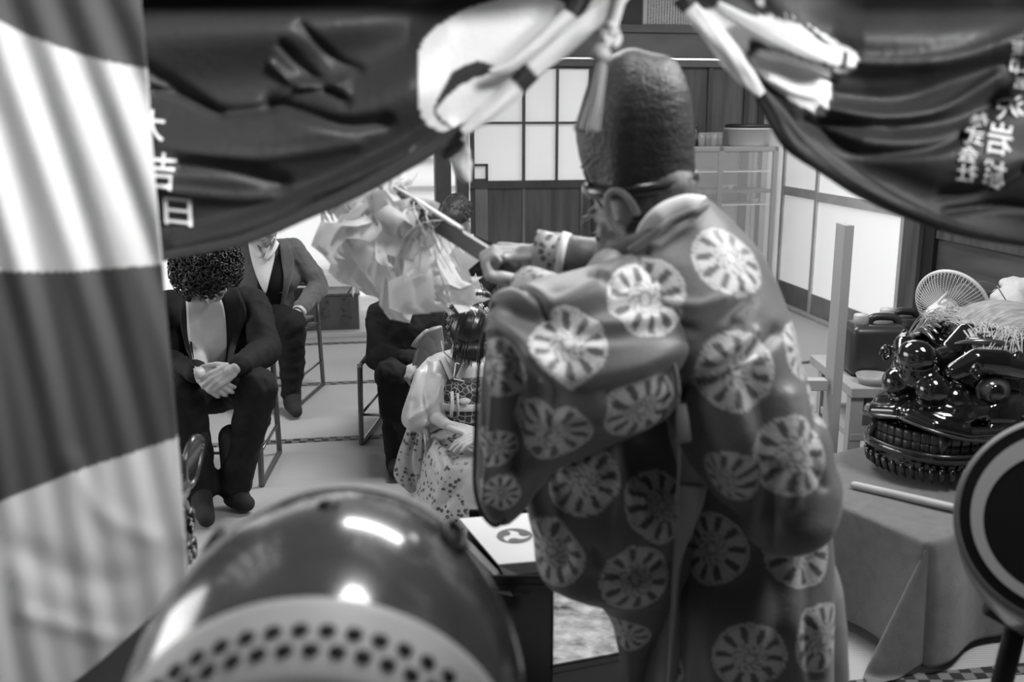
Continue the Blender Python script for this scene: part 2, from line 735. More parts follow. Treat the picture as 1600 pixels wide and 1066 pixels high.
# dark wooden sliding doors
d1 = thing('door_1', None, None, R((a_s1 + a_d1) / 2, FB, 0))
tag(d1, kind='structure')
dm = (a_d0 + a_d1) / 2
MB().rbox(a_s1, a_d1, FB - 0.005, FB + 0.02, 0, z_k0 - 0.05).build('door_panel', wood_mid, d1, smooth=False)
fr = MB()
for a in (a_s1 + 0.02, a_d0 - 0.1, on_b(1108, 150, FB)[0], on_b(1165, 150, FB)[0], a_d1 - 0.02):
    fr.rbox(a - 0.02, a + 0.02, FB - 0.03, FB, 0, z_k0 - 0.05)
fr.rbox(a_s1, a_d1, FB - 0.028, FB, z_sb - 0.02, z_sb + 0.05)
fr.build('door_frame', wood_dark, d1, smooth=False)
MB().rbox(a_d1 - 0.01, a_d1 + 0.04, FB - 0.08, FB, 0, z_k0).build('trim_9', alum, smooth=False, kind='structure')

# framed notices above the beam
nt_mat = mat('notice_paper', 0.62, rough=0.8)
ink_mat = mat('ink', 0.05, rough=0.8)


def notice(px0, px1, label):
    x0, _ = on_b(px0, 20, FB - 0.06)
    x1, _ = on_b(px1, 20, FB - 0.06)
    z0 = on_b(1000, 44, FB - 0.06)[1]
    t = thing('wall_notice', label, 'notice', R((x0 + x1) / 2, FB - 0.05, z0), 'notices above the beam')
    MB().rbox(x0, x1, FB - 0.05, FB - 0.035, z0 - 0.015, z0 + 0.42).build('board', nt_mat, t, smooth=False)
    g = MB()
    rr = random.Random(int(px0))
    n = int((x1 - x0 - 0.08) / 0.022)
    for i in range(n):
        x = x0 + 0.05 + i * 0.022
        z = z0 + 0.03
        while z < z0 + 0.38:
            h = rr.uniform(0.006, 0.012)
            g.rbox(x - 0.004, x + 0.004, FB - 0.0525, FB - 0.05, z, z + h)
            z += h + rr.uniform(0.004, 0.008)
    g.build('writing', ink_mat, t, smooth=False)
    MB().rbox(x1 - 0.012, x1, FB - 0.055, FB - 0.03, z0 - 0.015, z0 + 0.42).rbox(x0, x0 + 0.012, FB - 0.055, FB - 0.03, z0 - 0.015, z0 + 0.42).rbox(
        x0, x1, FB - 0.055, FB - 0.03, z0 - 0.02, z0 - 0.008).build('frame', wood_beam, t, smooth=False)


notice(1003, 1088, 'white paper notice in columns of small writing, right of the black post above the beam')
notice(925, 968, 'narrow white paper notice left of the black post above the beam, beside the tassel rope')

# ---- right wall: frosted sliding doors, dark post, plank wall
b0 = FB
b_m = on_a(1289, 300, RA)[0]
b_e = on_a(1427, 330, RA)[0]
b_p = on_a(1452, 340, RA)[0]
b_q = on_a(1470, 340, RA)[0]
_, zr0 = on_a(1320, 318, RA)
_, zk = on_a(1289, 470, RA)
z_kick = 0.17
zr = on_a(1320, 313, RA)[1]


def slider(name, ba, bb, inset):
    t = thing(name, None, None, R(RA, (ba + bb) / 2, 0))
    tag(t, kind='structure')
    x = RA - inset
    MB().rbox(x + 0.005, x + 0.015, bb, ba, z_kick, 2.2).build('pane', frost, t, smooth=False)
    f = MB()
    w = 0.04
    for b in (bb, ba - w):
        f.rbox(x - 0.012, x + 0.02, b, b + w, 0, 2.2)
    f.rbox(x - 0.01, x + 0.02, bb, ba, zr - 0.035, zr + 0.035)
    f.rbox(x - 0.01, x + 0.02, bb, ba, 2.15, 2.22)
    f.build('sash', mat('sash_wood', 0.42, rough=0.45, noise=0.15), t, smooth=False)
    MB().rbox(x - 0.005, x + 0.02, bb + w, ba - w, 0, z_kick).build('kickboard', mat('kick_wood', 0.2, rough=0.5, noise=0.2), t, smooth=False)


slider('door_2', FB - 0.05, b_m, 0.0)
slider('door_3', b_m + 0.05, b_e, 0.045)
MB().rbox(RA - 0.06, RA + 0.1, b_p, b_e, 0, 2.5).build('trim_10', wood_mid, smooth=False, bevel=0.004, kind='structure')
MB().rbox(RA - 0.03, RA + 0.1, b_q, b_p, 0, 2.5).build('trim_11', mat('black_gap', 0.006), smooth=False, kind='structure')
wr = MB().rbox(RA, RA + 0.1, BB, b_q, 0, 2.75).rbox(RA, RA + 0.1, b_q, FB, 2.2, 2.75)
wr.build('wall_right', mat('plank_wood', 0.075, rough=0.4, noise=0.5, nscale=4, stretch=(1, 0.3, 3)), smooth=False, kind='structure')
pr = MB()
for z in (on_a(1530, 385, RA)[1], 0.35, 1.7):
    pr.rbox(RA - 0.02, RA, BB, b_q, z, z + 0.05)
pr.build('trim_12', wood_mid, smooth=False, kind='structure')
MB().rbox(RA - 0.12, RA - 0.06, b_e, FB, 0, 0.02).rbox(RA - 0.1, RA + 0.1, b_e, FB, 2.2, 2.27).build('trim_13', wood_pale, smooth=False, kind='structure')

# ============================================================ display cabinet with the basin
ca1, cz = on_b(1217, 229, 7.05)
ca0 = on_b(1035, 229, 7.05)[0]
cb0, cb1 = 7.05, 7.45
cab = thing('glass_cabinet', 'pale framed glass display cabinet standing in the far right corner, white basin on top', 'cabinet', R((ca0 + ca1) / 2, cb0, 0))
cf = MB()
for a in (ca0, ca1 - 0.035):
    for b in (cb0, cb1 - 0.03):
        cf.rbox(a, a + 0.035, b, b + 0.03, 0, cz)
am = on_b(1125, 300, 7.05)[0]
cf.rbox(am - 0.02, am + 0.02, cb0, cb0 + 0.015, 0.1, cz)
cf.rbox(ca0, ca1, cb0, cb1, cz - 0.035, cz)
cf.rbox(ca0, ca1, cb0, cb1, 0, 0.1)
cf.build('frame', mat('cabinet_frame', 0.27, rough=0.35, metal=0.2), cab, smooth=False, bevel=0.003)
MB().rbox(ca0, ca1, cb0 + 0.02, cb1, on_b(1160, 298, 7.05)[1] - 0.02, on_b(1160, 298, 7.05)[1]).build('shelf', wood_mid, cab, smooth=False)
for pyv in (268, 320, 400):
    z = on_b(1160, pyv, 7.05)[1]
    MB().rbox(ca0 + 0.02, ca1 - 0.02, cb0 + 0.03, cb1 - 0.02, z - 0.006, z).build('shelf', mat('glass_shelf', 0.55, rough=0.2) if pyv != 400 else M['glass_shelf'], cab, smooth=False, label='thin glass shelf')
mat_glass('cabinet_glass', 0.12)
MB().rbox(ca0 + 0.02, ca1 - 0.02, cb0 + 0.004, cb0 + 0.008, 0.1, cz - 0.03).build('glass_front', M['cabinet_glass'], cab, smooth=False)
MB().rbox(ca0 + 0.01, ca1 - 0.01, cb1 - 0.02, cb1 - 0.01, 0.1, cz - 0.03).build('back_panel', mat('cab_back', 0.42, rough=0.6), cab, smooth=False)
MB().rbox(on_b(1158, 260, 7.4)[0], on_b(1170, 260, 7.4)[0], cb1 - 0.04, cb1 - 0.021, 0.1, cz - 0.035).build('divider', black_matt, cab, smooth=False)
# objects on the cabinet
bc = R(on_b(1169, 226, 7.2)[0], 7.2, cz)
k = 0.18
bas = thing('basin', 'round white plastic basin on top of the glass cabinet', 'basin', bc)
T = Matrix.Translation(bc)
MB().lathe([(k * 0.78, 0), (k * 0.84, 0.01), (k * 0.93, k * 0.66), (k * 1.04, k * 0.68), (k * 1.04, k * 0.74), (k * 0.92, k * 0.74), (k * 0.8, 0.03), (0.001, 0.03)], T, 40, cap=False).build(
    'bowl', mat('white_plastic', 0.45, rough=0.35), bas)
MB().lathe([(0.001, k * 0.80), (k * 0.85, k * 0.80), (k * 0.97, k * 0.745), (k * 0.97, k * 0.86), (k * 0.9, k * 0.9), (0.001, k * 0.88)], T, 40, cap=False).build('lid', black_matt, bas, label='black lid')
gm = mat_glass('clear_glass', 0.25, 0.5)
for i, pxv in enumerate((1096, 1106, 1115, 1124)):
    p = R(on_b(pxv, 226, 7.2 + 0.05 * (i % 2))[0], 7.2 + 0.05 * (i % 2), cz)
    MB().lathe([(0.022, 0), (0.026, 0.004), (0.028, 0.1), (0.026, 0.1), (0.022, 0.008), (0.001, 0.008)], Matrix.Translation(p), 20, cap=False).build(
        'drinking_glass', M['clear_glass'], label='small clear drinking glass beside the white basin on the cabinet', cat='glass', group='glasses on the cabinet')
p = R(on_b(1093, 226, 7.2)[0], 7.3, cz)
MB().lathe([(0.05, 0), (0.075, 0.02), (0.07, 0.06), (0.03, 0.10), (0.018, 0.14), (0.028, 0.16), (0.001, 0.165)], Matrix.Translation(p), 28, cap=False).build(
    'jar', black_matt, label='dark rounded jar on the cabinet just behind the tall hat', cat='jar')
for i, (pxv, zz) in enumerate(((1128, 298), (1140, 298), (1178, 320))):
    z = on_b(1160, zz, 7.05)[1]
    p = R(on_b(pxv, zz, 7.2)[0], 7.2, z)
    MB().lathe([(0.012, 0), (0.016, 0.006), (0.04, 0.03), (0.042, 0.034), (0.036, 0.03), (0.001, 0.008)], Matrix.Translation(p), 24, cap=False).build(
        'teacup', mat('porcelain', 0.6, rough=0.2), label=['white dish at the left on the dark middle shelf of the cabinet', 'white dish second from the left on the dark cabinet shelf',
                                                         'white dish on the glass shelf below the dark shelf, right side'][i], cat='dish')

# ============================================================ notice box on the veranda
q0, q1 = F(485, 527, 0.035), F(562, 519, 0.035)
zb = W(530, 466, 0.5 * (q0.y + q1.y) + 0.1).z
bx = thing('wooden_box', 'dark wooden box with faint brushed writing on the veranda behind the sill', 'box', R(ab(q0)[0] + 0.2, bs + 0.15, 0.012))
a0_, a1_ = ab(F(440, 525))[0], ab(F(562, 519))[0]
MB().rbox(a0_, a1_, bs + 0.14, bs + 0.42, 0.012, zb).build('box_body', mat('box_wood', 0.055, rough=0.6, noise=0.3), bx, smooth=False, bevel=0.004)
MB().rbox(a0_ - 0.008, a1_ + 0.008, bs + 0.13, bs + 0.43, zb, zb + 0.015).build('lid', wood_mid, bx, smooth=False)
for i, (ch, u, w) in enumerate((('奉納', 0.25, 0.07), ('御神前', 0.6, 0.06))):
    for k2, c in enumerate(ch):
        tm = text_mesh(c, w, 0.01, 0.0005)
        base = R(a0_ + (a1_ - a0_) * (0.35 + u * 0.8), bs + 0.1385, zb - 0.08 - k2 * w * 1.02)
        rot = Matrix((XA, Vector((0, 0, 1)), DB * -1)).transposed()
        for v in tm.vertices:
            v.co = rot @ v.co + base
        link('writing', tm, ink_mat, bx, smooth=False)
MB().rbox(a0_ + 0.1, a1_ + 0.02, bs + 0.5, bs + 0.95, 0.012, 0.42).build('bundle', mat('white_cloth', 0.8, rough=0.8), smooth=False, bevel=0.06, label='white cloth bundle on the veranda behind the dark wooden box', cat='bundle')
# ============================================================ striped banner
def panel(name, m, parent, x0, x1, top, bot, depth, ink, step=4, solid=0.0015):
    nu = int((x1 - x0) / step) + 1
    xs = np.linspace(x0, x1, nu)
    nv = int(max(bot(x) - top(x) for x in xs) / step) + 1
    X = np.repeat(xs[:, None], nv, 1)
    t = np.linspace(0, 1, nv)
    Y = np.array([[top(x) + (bot(x) - top(x)) * q for q in t] for x in xs])
    D = depth(X, Y, np.repeat(t[None, :], nu, 0))
    P = [[tuple(W(X[i, j], Y[i, j], D[i, j])) for j in range(nv)] for i in range(nu)]
    mb = MB().grid(P)
    o = mb.build(name, m, parent, solid=solid)
    if ink is not None:
        setink(o.data, ink(X.ravel(), Y.ravel()))
    return o


def interp(pts):
    xs = [p[0] for p in pts]
    ys = [p[1] for p in pts]
    c = spl(pts, 200)
    return lambda x: float(np.interp(x, c[:, 0], c[:, 1]))


cloth_banner = mat_print('banner_cloth', rough=0.8, bump=0.05, tr=0.5)
s1 = interp([(-60, 5), (0, 28), (60, 52), (110, 68), (170, 85), (228, 98), (300, 108)])
s2 = interp([(-60, 425), (0, 424), (125, 424), (253, 416), (300, 412)])
s3 = interp([(-60, 812), (0, 785), (80, 752), (150, 728), (215, 708), (277, 688), (300, 680)])


def ink_banner(x, y):
    a = np.array([s1(q) for q in x])
    b = np.array([s2(q) for q in x])
    c = np.array([s3(q) for q in x])
    return np.where((y < a) | ((y > b) & (y < c)), 0.10, 0.64)


def dep_banner(x, y, t):
    # long soft folds falling obliquely
    s = x + 0.0 - (y - 300) * 0.28 - 30 * np.sin(y / 260)
    amp = 0.0045 + 0.0025 * np.sin(y / 170)
    d = 1.36 + amp * np.sin(s / 15) + 0.0022 * np.sin(s / 8.5 + 1) * np.clip((y - 100) / 500, 0, 1)
    d += creases(x, y, [([(30, 860), (120, 900), (200, 910), (280, 870)], 26, 0.010), ([(40, 960), (140, 990), (200, 1000)], 16, -0.008),
                        ([(120, 720), (160, 800), (240, 840)], 18, -0.006)])
    return d


hemb = interp([(-60, 1190), (0, 1130), (115, 1066), (190, 1005), (250, 950), (300, 890)])
# the right edge hangs plumb, which reads as a line running from x=221 to x=292
def bx_warp(o):
    for v in o.data.vertices:
        px, py = proj(v.co)
        e = np.interp(py, [0, 100, 250, 420, 700, 870], [221, 229, 240, 254, 279, 292])
        k = (px + 60) / 352.0
        d = v.co.y
        v.co = W(-60 + k * (e + 60), py, d)


ban = panel('striped_banner', cloth_banner, None, -60, 292, lambda x: -90, lambda x: hemb(x), dep_banner, ink_banner, step=4)
bx_warp(ban)
setattr(ban, 'name', 'striped_banner')
tag(ban, 'white and grey broad striped cloth banner hanging at the left edge', 'banner')

# ============================================================ gathered curtain
cloth_cur = mat_print('curtain_cloth', rough=0.55, bump=0.12, bscale=90, sheen=0.0, spec=0.4, tr=0.2)
cur = thing('shrine_curtain', 'dark curtain with white crest and mirrored lettering, gathered up by a cord at the centre', 'curtain', W(965, -60, 1.5))
see_through(cloth_cur, 0.045)
INK0, INK1 = 0.034, 0.80
hemL = interp([(120, 430), (250, 400), (350, 381), (430, 352), (500, 322), (570, 288), (640, 248), (722, 203), (800, 132), (860, 88), (930, 30), (985, -20)])
crestL = [(652, 93), (656, 76), (664, 60), (682, 42), (725, 15), (781, -2), (850, -14), (880, 4), (890, 20), (880, 50), (840, 95), (835, 130), (790, 172), (735, 204), (703, 205), (691, 207), (672, 198), (660, 185), (652, 158)]
crescent = [(745, 95), (722, 103), (706, 114), (690, 142), (676, 170), (678, 180), (690, 192), (704, 202), (707, 198), (694, 190), (683, 178), (682, 170), (697, 151), (716, 136), (740, 122), (785, 110), (765, 99)]


def ink_L(x, y):
    w = inpoly(x, y, crestL) & ~inpoly(x, y, crescent)
    w |= inpoly(x, y, [(905, 40), (990, -30), (960, -60), (925, 0), (890, 60)])
    return np.where(w, INK1, INK0)


def dep_L(x, y, t):
    d = 1.50 + 0.0 * x
    # swags that run with the hem and meet at the cord
    k = np.clip((x - 250) / 700, 0, 1)
    h = np.interp(x, [120, 250, 430, 570, 722, 860, 985], [430, 400, 352, 288, 203, 88, -20])
    s = (h - y)
    d += 0.022 * np.sin(s / (34 - 14 * k) + 0.6) * np.clip(s / 40, 0, 1) * (1 - 0.75 * np.clip((x - 640) / 60, 0, 1))
    d += 0.05 * np.exp(-((y + 5) / 32) ** 2) * np.clip((900 - x) / 200, 0, 1)
    d += creases(x, y, [
        ([(228, 105), (300, 150), (350, 175), (420, 170)], 9, 0.016), ([(240, 140), (290, 150), (345, 178)], 6, 0.012),
        ([(440, 70), (490, 120), (540, 160)], 8, 0.014), ([(425, 100), (470, 135), (540, 128)], 6, -0.012),
        ([(425, 160), (470, 175), (540, 195), (600, 190)], 12, 0.022), ([(430, 155), (480, 130), (540, 140)], 7, -0.012),
        ([(280, 258), (360, 265), (440, 285)], 12, 0.016), ([(260, 300), (400, 310), (520, 290), (640, 238)], 10, -0.010),
        ([(470, 40), (520, 90), (560, 110)], 8, 0.010), ([(250, 225), (330, 240), (420, 245), (560, 225)], 9, -0.006),
        ([(270, 380), (400, 345), (560, 270), (700, 200)], 12, -0.012)])
    return d


panel('left_drape', cloth_cur, cur, 130, 985, lambda x: -260, hemL, dep_L, ink_L, step=4)


def roll(name, pts, radpx, y, ink, parent, twist=0.0, m=None, n=60):
    c = spl(pts, n)
    r = np.interp(np.linspace(0, 1, n), np.linspace(0, 1, len(radpx)), radpx)
    ys = y if hasattr(y, '__len__') else [y, y]
    yy = np.interp(np.linspace(0, 1, n), np.linspace(0, 1, len(ys)), ys)
    P = [W(c[i][0], c[i][1], yy[i]) for i in range(n)]
    mb = MB()
    nn = 28
    mb.tube(P, [r[i] * mpp(P[i]) for i in range(n)], nn, fdir=(0, 1, 0), flat=0.8)
    me = mb.mesh(name)
    co = np.array([v.co[:] for v in me.vertices])
    # folds that twist along the roll
    ring = np.arange(len(co)) // nn
    ang = (np.arange(len(co)) % nn) / nn * 2 * PI
    ctr = np.array([P[min(k, n - 1)][:] for k in ring])
    f = 1 + 0.13 * np.sin(ang * 3 + ring * twist) + 0.06 * np.sin(ang * 7 - ring * twist * 2)
    co = ctr + (co - ctr) * f[:, None]
    me.vertices.foreach_set('co', co.ravel())
    me.update()
    setink(me, ink(ring / (n - 1.0), ang))
    return link(name, me, m or cloth_cur, parent)


# white rolled folds running up to the cord, with dark bands of the crest
roll('rolled_hem', [(975, -10), (930, 28), (880, 68), (835, 105), (790, 150), (757, 180), (722, 208)], [12, 15, 16, 15, 15, 13, 6], 1.46,
     lambda t, a: np.where(((t > 0.52) & (t < 0.61)) | (t > 0.985), INK0, INK1), cur, 0.12)
roll('rolled_hem', [(905, -15), (893, 20), (870, 45), (830, 80), (795, 104), (765, 112)], [10, 12, 14, 14, 10, 4], 1.475,
     lambda t, a: np.where(t < 0.22, INK0, INK1), cur, 0.08)
roll('rolled_hem', [(735, 196), (700, 218), (640, 252), (570, 292), (480, 334), (380, 375), (250, 402), (130, 430)], [7, 11, 12, 11, 9, 8, 7, 7], 1.49,
     lambda t, a: np.where(t < 0.03, INK1, INK0 * 1.3), cur, 0.03)
roll('rolled_hem', [(730, 200), (716, 224), (700, 238), (690, 246)], [5, 9, 9, 3], 1.50, lambda t, a: np.where(t < 0.25, INK1, INK0), cur, 0.1)
# a pale tail of the same cloth hanging behind the hem
roll('cloth_tail', [(722, 205), (716, 235), (722, 262), (731, 285)], [10, 17, 15, 5], 1.56, lambda t, a: t * 0 + 0.6, cur, 0.1)

# right drape
hemR = interp([(1050, -20), (1085, 12), (1120, 48), (1160, 100), (1190, 146), (1215, 182), (1245, 232), (1290, 262), (1340, 292), (1400, 322), (1460, 345), (1520, 364), (1600, 378), (1700, 392), (1760, 398)])
crestR = [(1085, 8), (1097, 17), (1120, 12), (1134, 13), (1170, 28), (1212, 21), (1238, 25), (1262, 38), (1280, 49), (1336, 80), (1341, 92), (1336, 106), (1322, 114), (1300, 111), (1295, 121), (1298, 141), (1294, 169), (1286, 182),
          (1276, 179), (1238, 158), (1205, 134), (1184, 112), (1139, 58)]
diamond = [(1174, 58), (1201, 74), (1183, 80), (1171, 92), (1166, 85)]


def ink_R(x, y):
    w = inpoly(x, y, crestR) & ~inpoly(x, y, diamond)
    w &= ~(creases(x, y, [([(1213, 25), (1245, 33), (1266, 47), (1290, 68), (1308, 82), (1305, 94), (1288, 99)], 3.6, 1.0)]) > 0.4)
    w &= ~(creases(x, y, [([(1196, 76), (1225, 80), (1250, 90), (1292, 102)], 2.2, 1.0)]) > 0.4)
    w |= inpoly(x, y, [(1180, 0), (1192, -6), (1194, 6), (1186, 10)])
    return np.where(w, INK1, INK0)


def dep_R(x, y, t):
    h = np.interp(x, [1050, 1120, 1190, 1245, 1340, 1460, 1600, 1760], [-20, 48, 146, 232, 292, 345, 378, 398])
    s = h - y
    k = np.clip((x - 1050) / 500, 0, 1)
    d = 1.50 + 0.020 * np.sin(s / (12 + 20 * k) + 1.2) * np.clip(s / 50, 0, 1) * np.clip((x - 1290) / 60, 0.2, 1)
    d += 0.05 * np.exp(-((y - 5) / 26) ** 2) * np.clip((x - 1250) / 100, 0, 1)
    d += creases(x, y, [
        ([(1300, 148), (1400, 155), (1500, 120), (1600, 90)], 14, 0.022), ([(1290, 185), (1380, 200), (1480, 195), (1560, 160)], 15, 0.03),
        ([(1290, 170), (1380, 183), (1470, 172), (1560, 120)], 9, -0.02), ([(1260, 190), (1340, 235), (1440, 235), (1500, 215)], 9, 0.02),
        ([(1290, 95), (1400, 100), (1500, 90), (1600, 55)], 12, -0.02), ([(1400, 200), (1500, 175), (1600, 105)], 12, 0.012),
        ([(1170, 40), (1240, 70), (1295, 105)], 9, -0.035), ([(1190, 92), (1250, 108), (1300, 125)], 7, 0.018), ([(1200, 125), (1250, 145), (1296, 152)], 8, -0.01),
        ([(1470, 305), (1540, 298), (1600, 265)], 9, 0.016), ([(1480, 330), (1560, 320), (1640, 330)], 7, 0.01)])
    return d


RD = panel('right_drape', cloth_cur, cur, 1052, 1760, lambda x: -260, hemR, dep_R, ink_R, step=4)
roll('rolled_hem', [(1062, -8), (1085, 22), (1115, 55), (1145, 92), (1168, 120), (1190, 148)], [13, 13, 16, 17, 13, 6], 1.47,
     lambda t, a: np.where((t > 0.03) & (t < 0.14), INK0, INK1), cur, 0.14)
roll('rolled_hem', [(1120, 8), (1160, 30), (1200, 50), (1250, 72), (1300, 92), (1335, 98)], [7, 10, 13, 15, 15, 9], 1.462,
     lambda t, a: np.where((t > 0.86) & (t < 0.91), INK0, INK1), cur, 0.05)
roll('rolled_hem', [(1186, 140), (1212, 180), (1240, 218), (1290, 255), (1345, 290), (1420, 328), (1500, 358), (1600, 378), (1740, 398)], [8, 16, 20, 19, 17, 13, 9, 7, 6], 1.485,
     lambda t, a: t * 0 + INK0, cur, 0.09, n=90)

# mirrored lettering printed through the cloth
letter = mat('white_print', 0.66, rough=0.8)


def glyph(ch, cx, cy, w, h, rot=0, shear=0, dep=None, mirror=True, parent=None):
    me = text_mesh(ch, 1.0, 0.010)
    xs = [v.co.x for v in me.vertices]
    ys = [v.co.y for v in me.vertices]
    mx, my, sx, sy = (max(xs) + min(xs)) / 2, (max(ys) + min(ys)) / 2, max(xs) - min(xs), max(ys) - min(ys)
    bm = bmesh.new()
    bm.from_mesh(me)
    bmesh.ops.triangulate(bm, faces=bm.faces)
    for _ in range(3):
        el = [e for e in bm.edges if e.calc_length() > 0.14]
        if el:
            bmesh.ops.subdivide_edges(bm, edges=el, cuts=1)
            bmesh.ops.triangulate(bm, faces=bm.faces)
    bm.to_mesh(me)
    bm.free()
    r = math.radians(rot)
    for v in me.vertices:
        u = (v.co.x - mx) / sx * w * (-1 if mirror else 1)
        q = -(v.co.y - my) / sy * h
        u += shear * q
        x, y = cx + u * math.cos(r) - q * math.sin(r), cy + u * math.sin(r) + q * math.cos(r)
        d = float(dep(np.array([x]), np.array([y]), np.array([0.5]))[0])
        v.co = W(x, y, d - 0.0055)
    return link('lettering', me, letter, parent, smooth=False)


for ch, x, y, w, h, r in (('東', 1594, 76, 28, 26, 4), ('印', 1592, 104, 26, 24, 6), ('名', 1597, 130, 22, 18, 10), ('沢', 1578, 168, 46, 32, -8),
                          ('岩', 1563, 217, 40, 50, 10), ('雄', 1550, 273, 44, 46, 14),
                          ('株', 1530, 188, 30, 20, -14), ('式', 1522, 213, 30, 27, 8), ('会', 1513, 241, 32, 26, 10), ('社', 1511, 270, 32, 28, 6)):
    glyph(ch, x, y, w, h, r, 0, dep_R, True, cur)
for ch, x, y, w, h, r in (('大', 236, 195, 44, 48, 6), ('吉', 254, 268, 42, 58, 4), ('日', 278, 331, 44, 42, 6)):
    glyph(ch, x, y, w, h, r, 0.15 if ch == '日' else 0, dep_L, True, cur)

# unseen timber lintel the curtain hangs from, added to shade the curtain's top
MB().box((0.42, 1.43, 1.80), (1.75, 0.035, 0.19)).build('trim_14', wood_dark, smooth=False, bevel=0.003, kind='structure')
# cord and tassel
tas = thing('tassel', 'grey silk tassel on a pale knotted cord hanging beside the tall black hat', 'tassel', W(948, 60, 1.42))
cord = mat('cord', 0.55, rough=0.7)
pts = [W(x, y, 1.44) for x, y in spl([(985, -60), (972, -10), (962, 25), (955, 48)], 14)]
MB().tube(pts, 0.008, 10).build('cord', cord, tas)
kn = MB()
for cx, cy, r0, ph in ((952, 52, 9, 0.3), (948, 62, 7, 1.4), (957, 60, 8, 2.2)):
    kn.tube([W(cx + r0 * math.cos(t) * 1.0, cy + r0 * math.sin(t) * 1.3, 1.425 + 0.01 * math.sin(2 * t + ph)) for t in np.linspace(0, 2 * PI, 20)[:-1]], 0.0065, 8, closed=True)
kn.build('knot', cord, tas)
MB().tube([W(942, 70, 1.42), W(940, 84, 1.42), W(938, 96, 1.42)], [0.008, 0.0145, 0.013], 16).build('tassel_head', mat('silk_head', 0.38, rough=0.45), tas)
st = MB()
for i in range(230):
    a = rng.uniform(0, 2 * PI)
    q = math.sqrt(rng.uniform(0, 1))
    ox, oz = math.cos(a) * q, math.sin(a) * q
    top = W(940 + 9 * ox, 92, 1.42 + 0.012 * oz)
    mid = W(929 + 14 * ox, 150, 1.42 + 0.016 * oz)
    bot = W(916 + 20 * ox + rng.normal(0, 1.0), 203 + rng.normal(0, 2), 1.42 + 0.02 * oz)
    st.tube([top, mid, bot], 0.0011, 4, cap=False)
st.build('tassel_skirt', mat('silk', 0.34, rough=0.4, sheen=0.3), tas, kind=None)
# ============================================================ people
skin = mat('skin', 0.38, rough=0.5, noise=0.06, nscale=14, bump=0.05, bscale=60)
suit_black = mat('black_suit', 0.010, rough=0.8, spec=0.25, sheen=0.0, bump=0.05, bscale=200)
suit_dark = mat('dark_trousers', 0.008, rough=0.8, spec=0.25)
suit_grey = mat('grey_jacket', 0.085, rough=0.85, sheen=0.15, noise=0.15, nscale=80, bump=0.1, bscale=220)
shirt_w = mat('white_shirt', 0.62, rough=0.7)
tee = mat('pale_shirt', 0.42, rough=0.42, bump=0.5, bscale=9)
hair_b = mat('black_hair', 0.010, rough=0.4, spec=0.5)
hair_g = mat('brown_hair', 0.035, rough=0.45, bump=0.6, bscale=60, stretch=(1, 1, 0.15))
sock = mat('black_sock', 0.014, rough=0.9)


def nz(co, sc, seed=0, n=7):
    r = np.random.default_rng(seed)
    d = np.zeros(len(co))
    for i in range(n):
        k = r.normal(size=3)
        k /= np.linalg.norm(k)
        f = sc * r.uniform(0.6, 1.8)
        q = np.sin(co @ k * f + 1.7 * np.sin(co @ r.normal(size=3) * f * 0.4) + r.uniform(0, 6))
        d += 1 - 2 * np.abs(q) ** 0.8 if i % 2 else q
    return d / n


def hand(mb, wr, d, n, thumb=1, curl=(0.5, 0.55, 0.6, 0.65), s=1.0, tcurl=0.4, spread=0.06, tdir=None):
    """palm, four fingers and a thumb. d: towards the fingers, n: the way the palm faces, thumb: +1/-1 side"""
    d = Vector(d).normalized()
    n = Vector(n)
    n = (n - d * n.dot(d)).normalized()
    sd = d.cross(n) * thumb
    wr = Vector(wr)
    K = []
    for i, o in enumerate((0.029, 0.010, -0.009, -0.027)):
        kn = wr + d * ([0.088, 0.092, 0.088, 0.080][i] * s) + sd * (o * s)
        b = wr + d * 0.018 * s + sd * (o * 0.7 * s)
        mb.caps(b, kn, 0.0125 * s, 0.0105 * s, 10)
        K.append(kn)
        L = [0.042, 0.047, 0.043, 0.034][i] * s
        dr = (d + sd * spread * (1.5 - i)).normalized()
        p, ang = kn, 0.0
        rr = [0.0098, 0.0088, 0.0078, 0.0068]
        for k in range(3):
            ang += curl[i] * (0.8 if k == 0 else 1.0)
            q = p + (dr * math.cos(ang) + n * math.sin(ang)) * L * (1, 0.62, 0.5)[k]
            mb.caps(p, q, rr[k] * s, rr[k + 1] * s, 10)
            p = q
    mb.ell(wr + d * 0.05 * s + n * 0.004, (0.036 * s, 0.042 * s, 0.014 * s), Matrix((sd, d, n)).transposed())
    b = wr + d * 0.022 * s + sd * 0.022 * s + n * 0.006 * s
    td = Vector(tdir).normalized() if tdir is not None else (d * 0.75 + sd * 0.75 + n * 0.25).normalized()
    m1 = b + td * 0.042 * s
    t2 = (td + d * tcurl + n * tcurl * 0.6).normalized()
    m2 = m1 + t2 * 0.034 * s
    m3 = m2 + (t2 + d * 0.2 + n * 0.3 * tcurl).normalized() * 0.026 * s
    mb.chain([b, m1, m2, m3], [0.0155 * s, 0.0125 * s, 0.0105 * s, 0.0085 * s], 10)
    mb.caps(wr, wr + d * 0.03 * s, 0.0225 * s, 0.021 * s, 10)


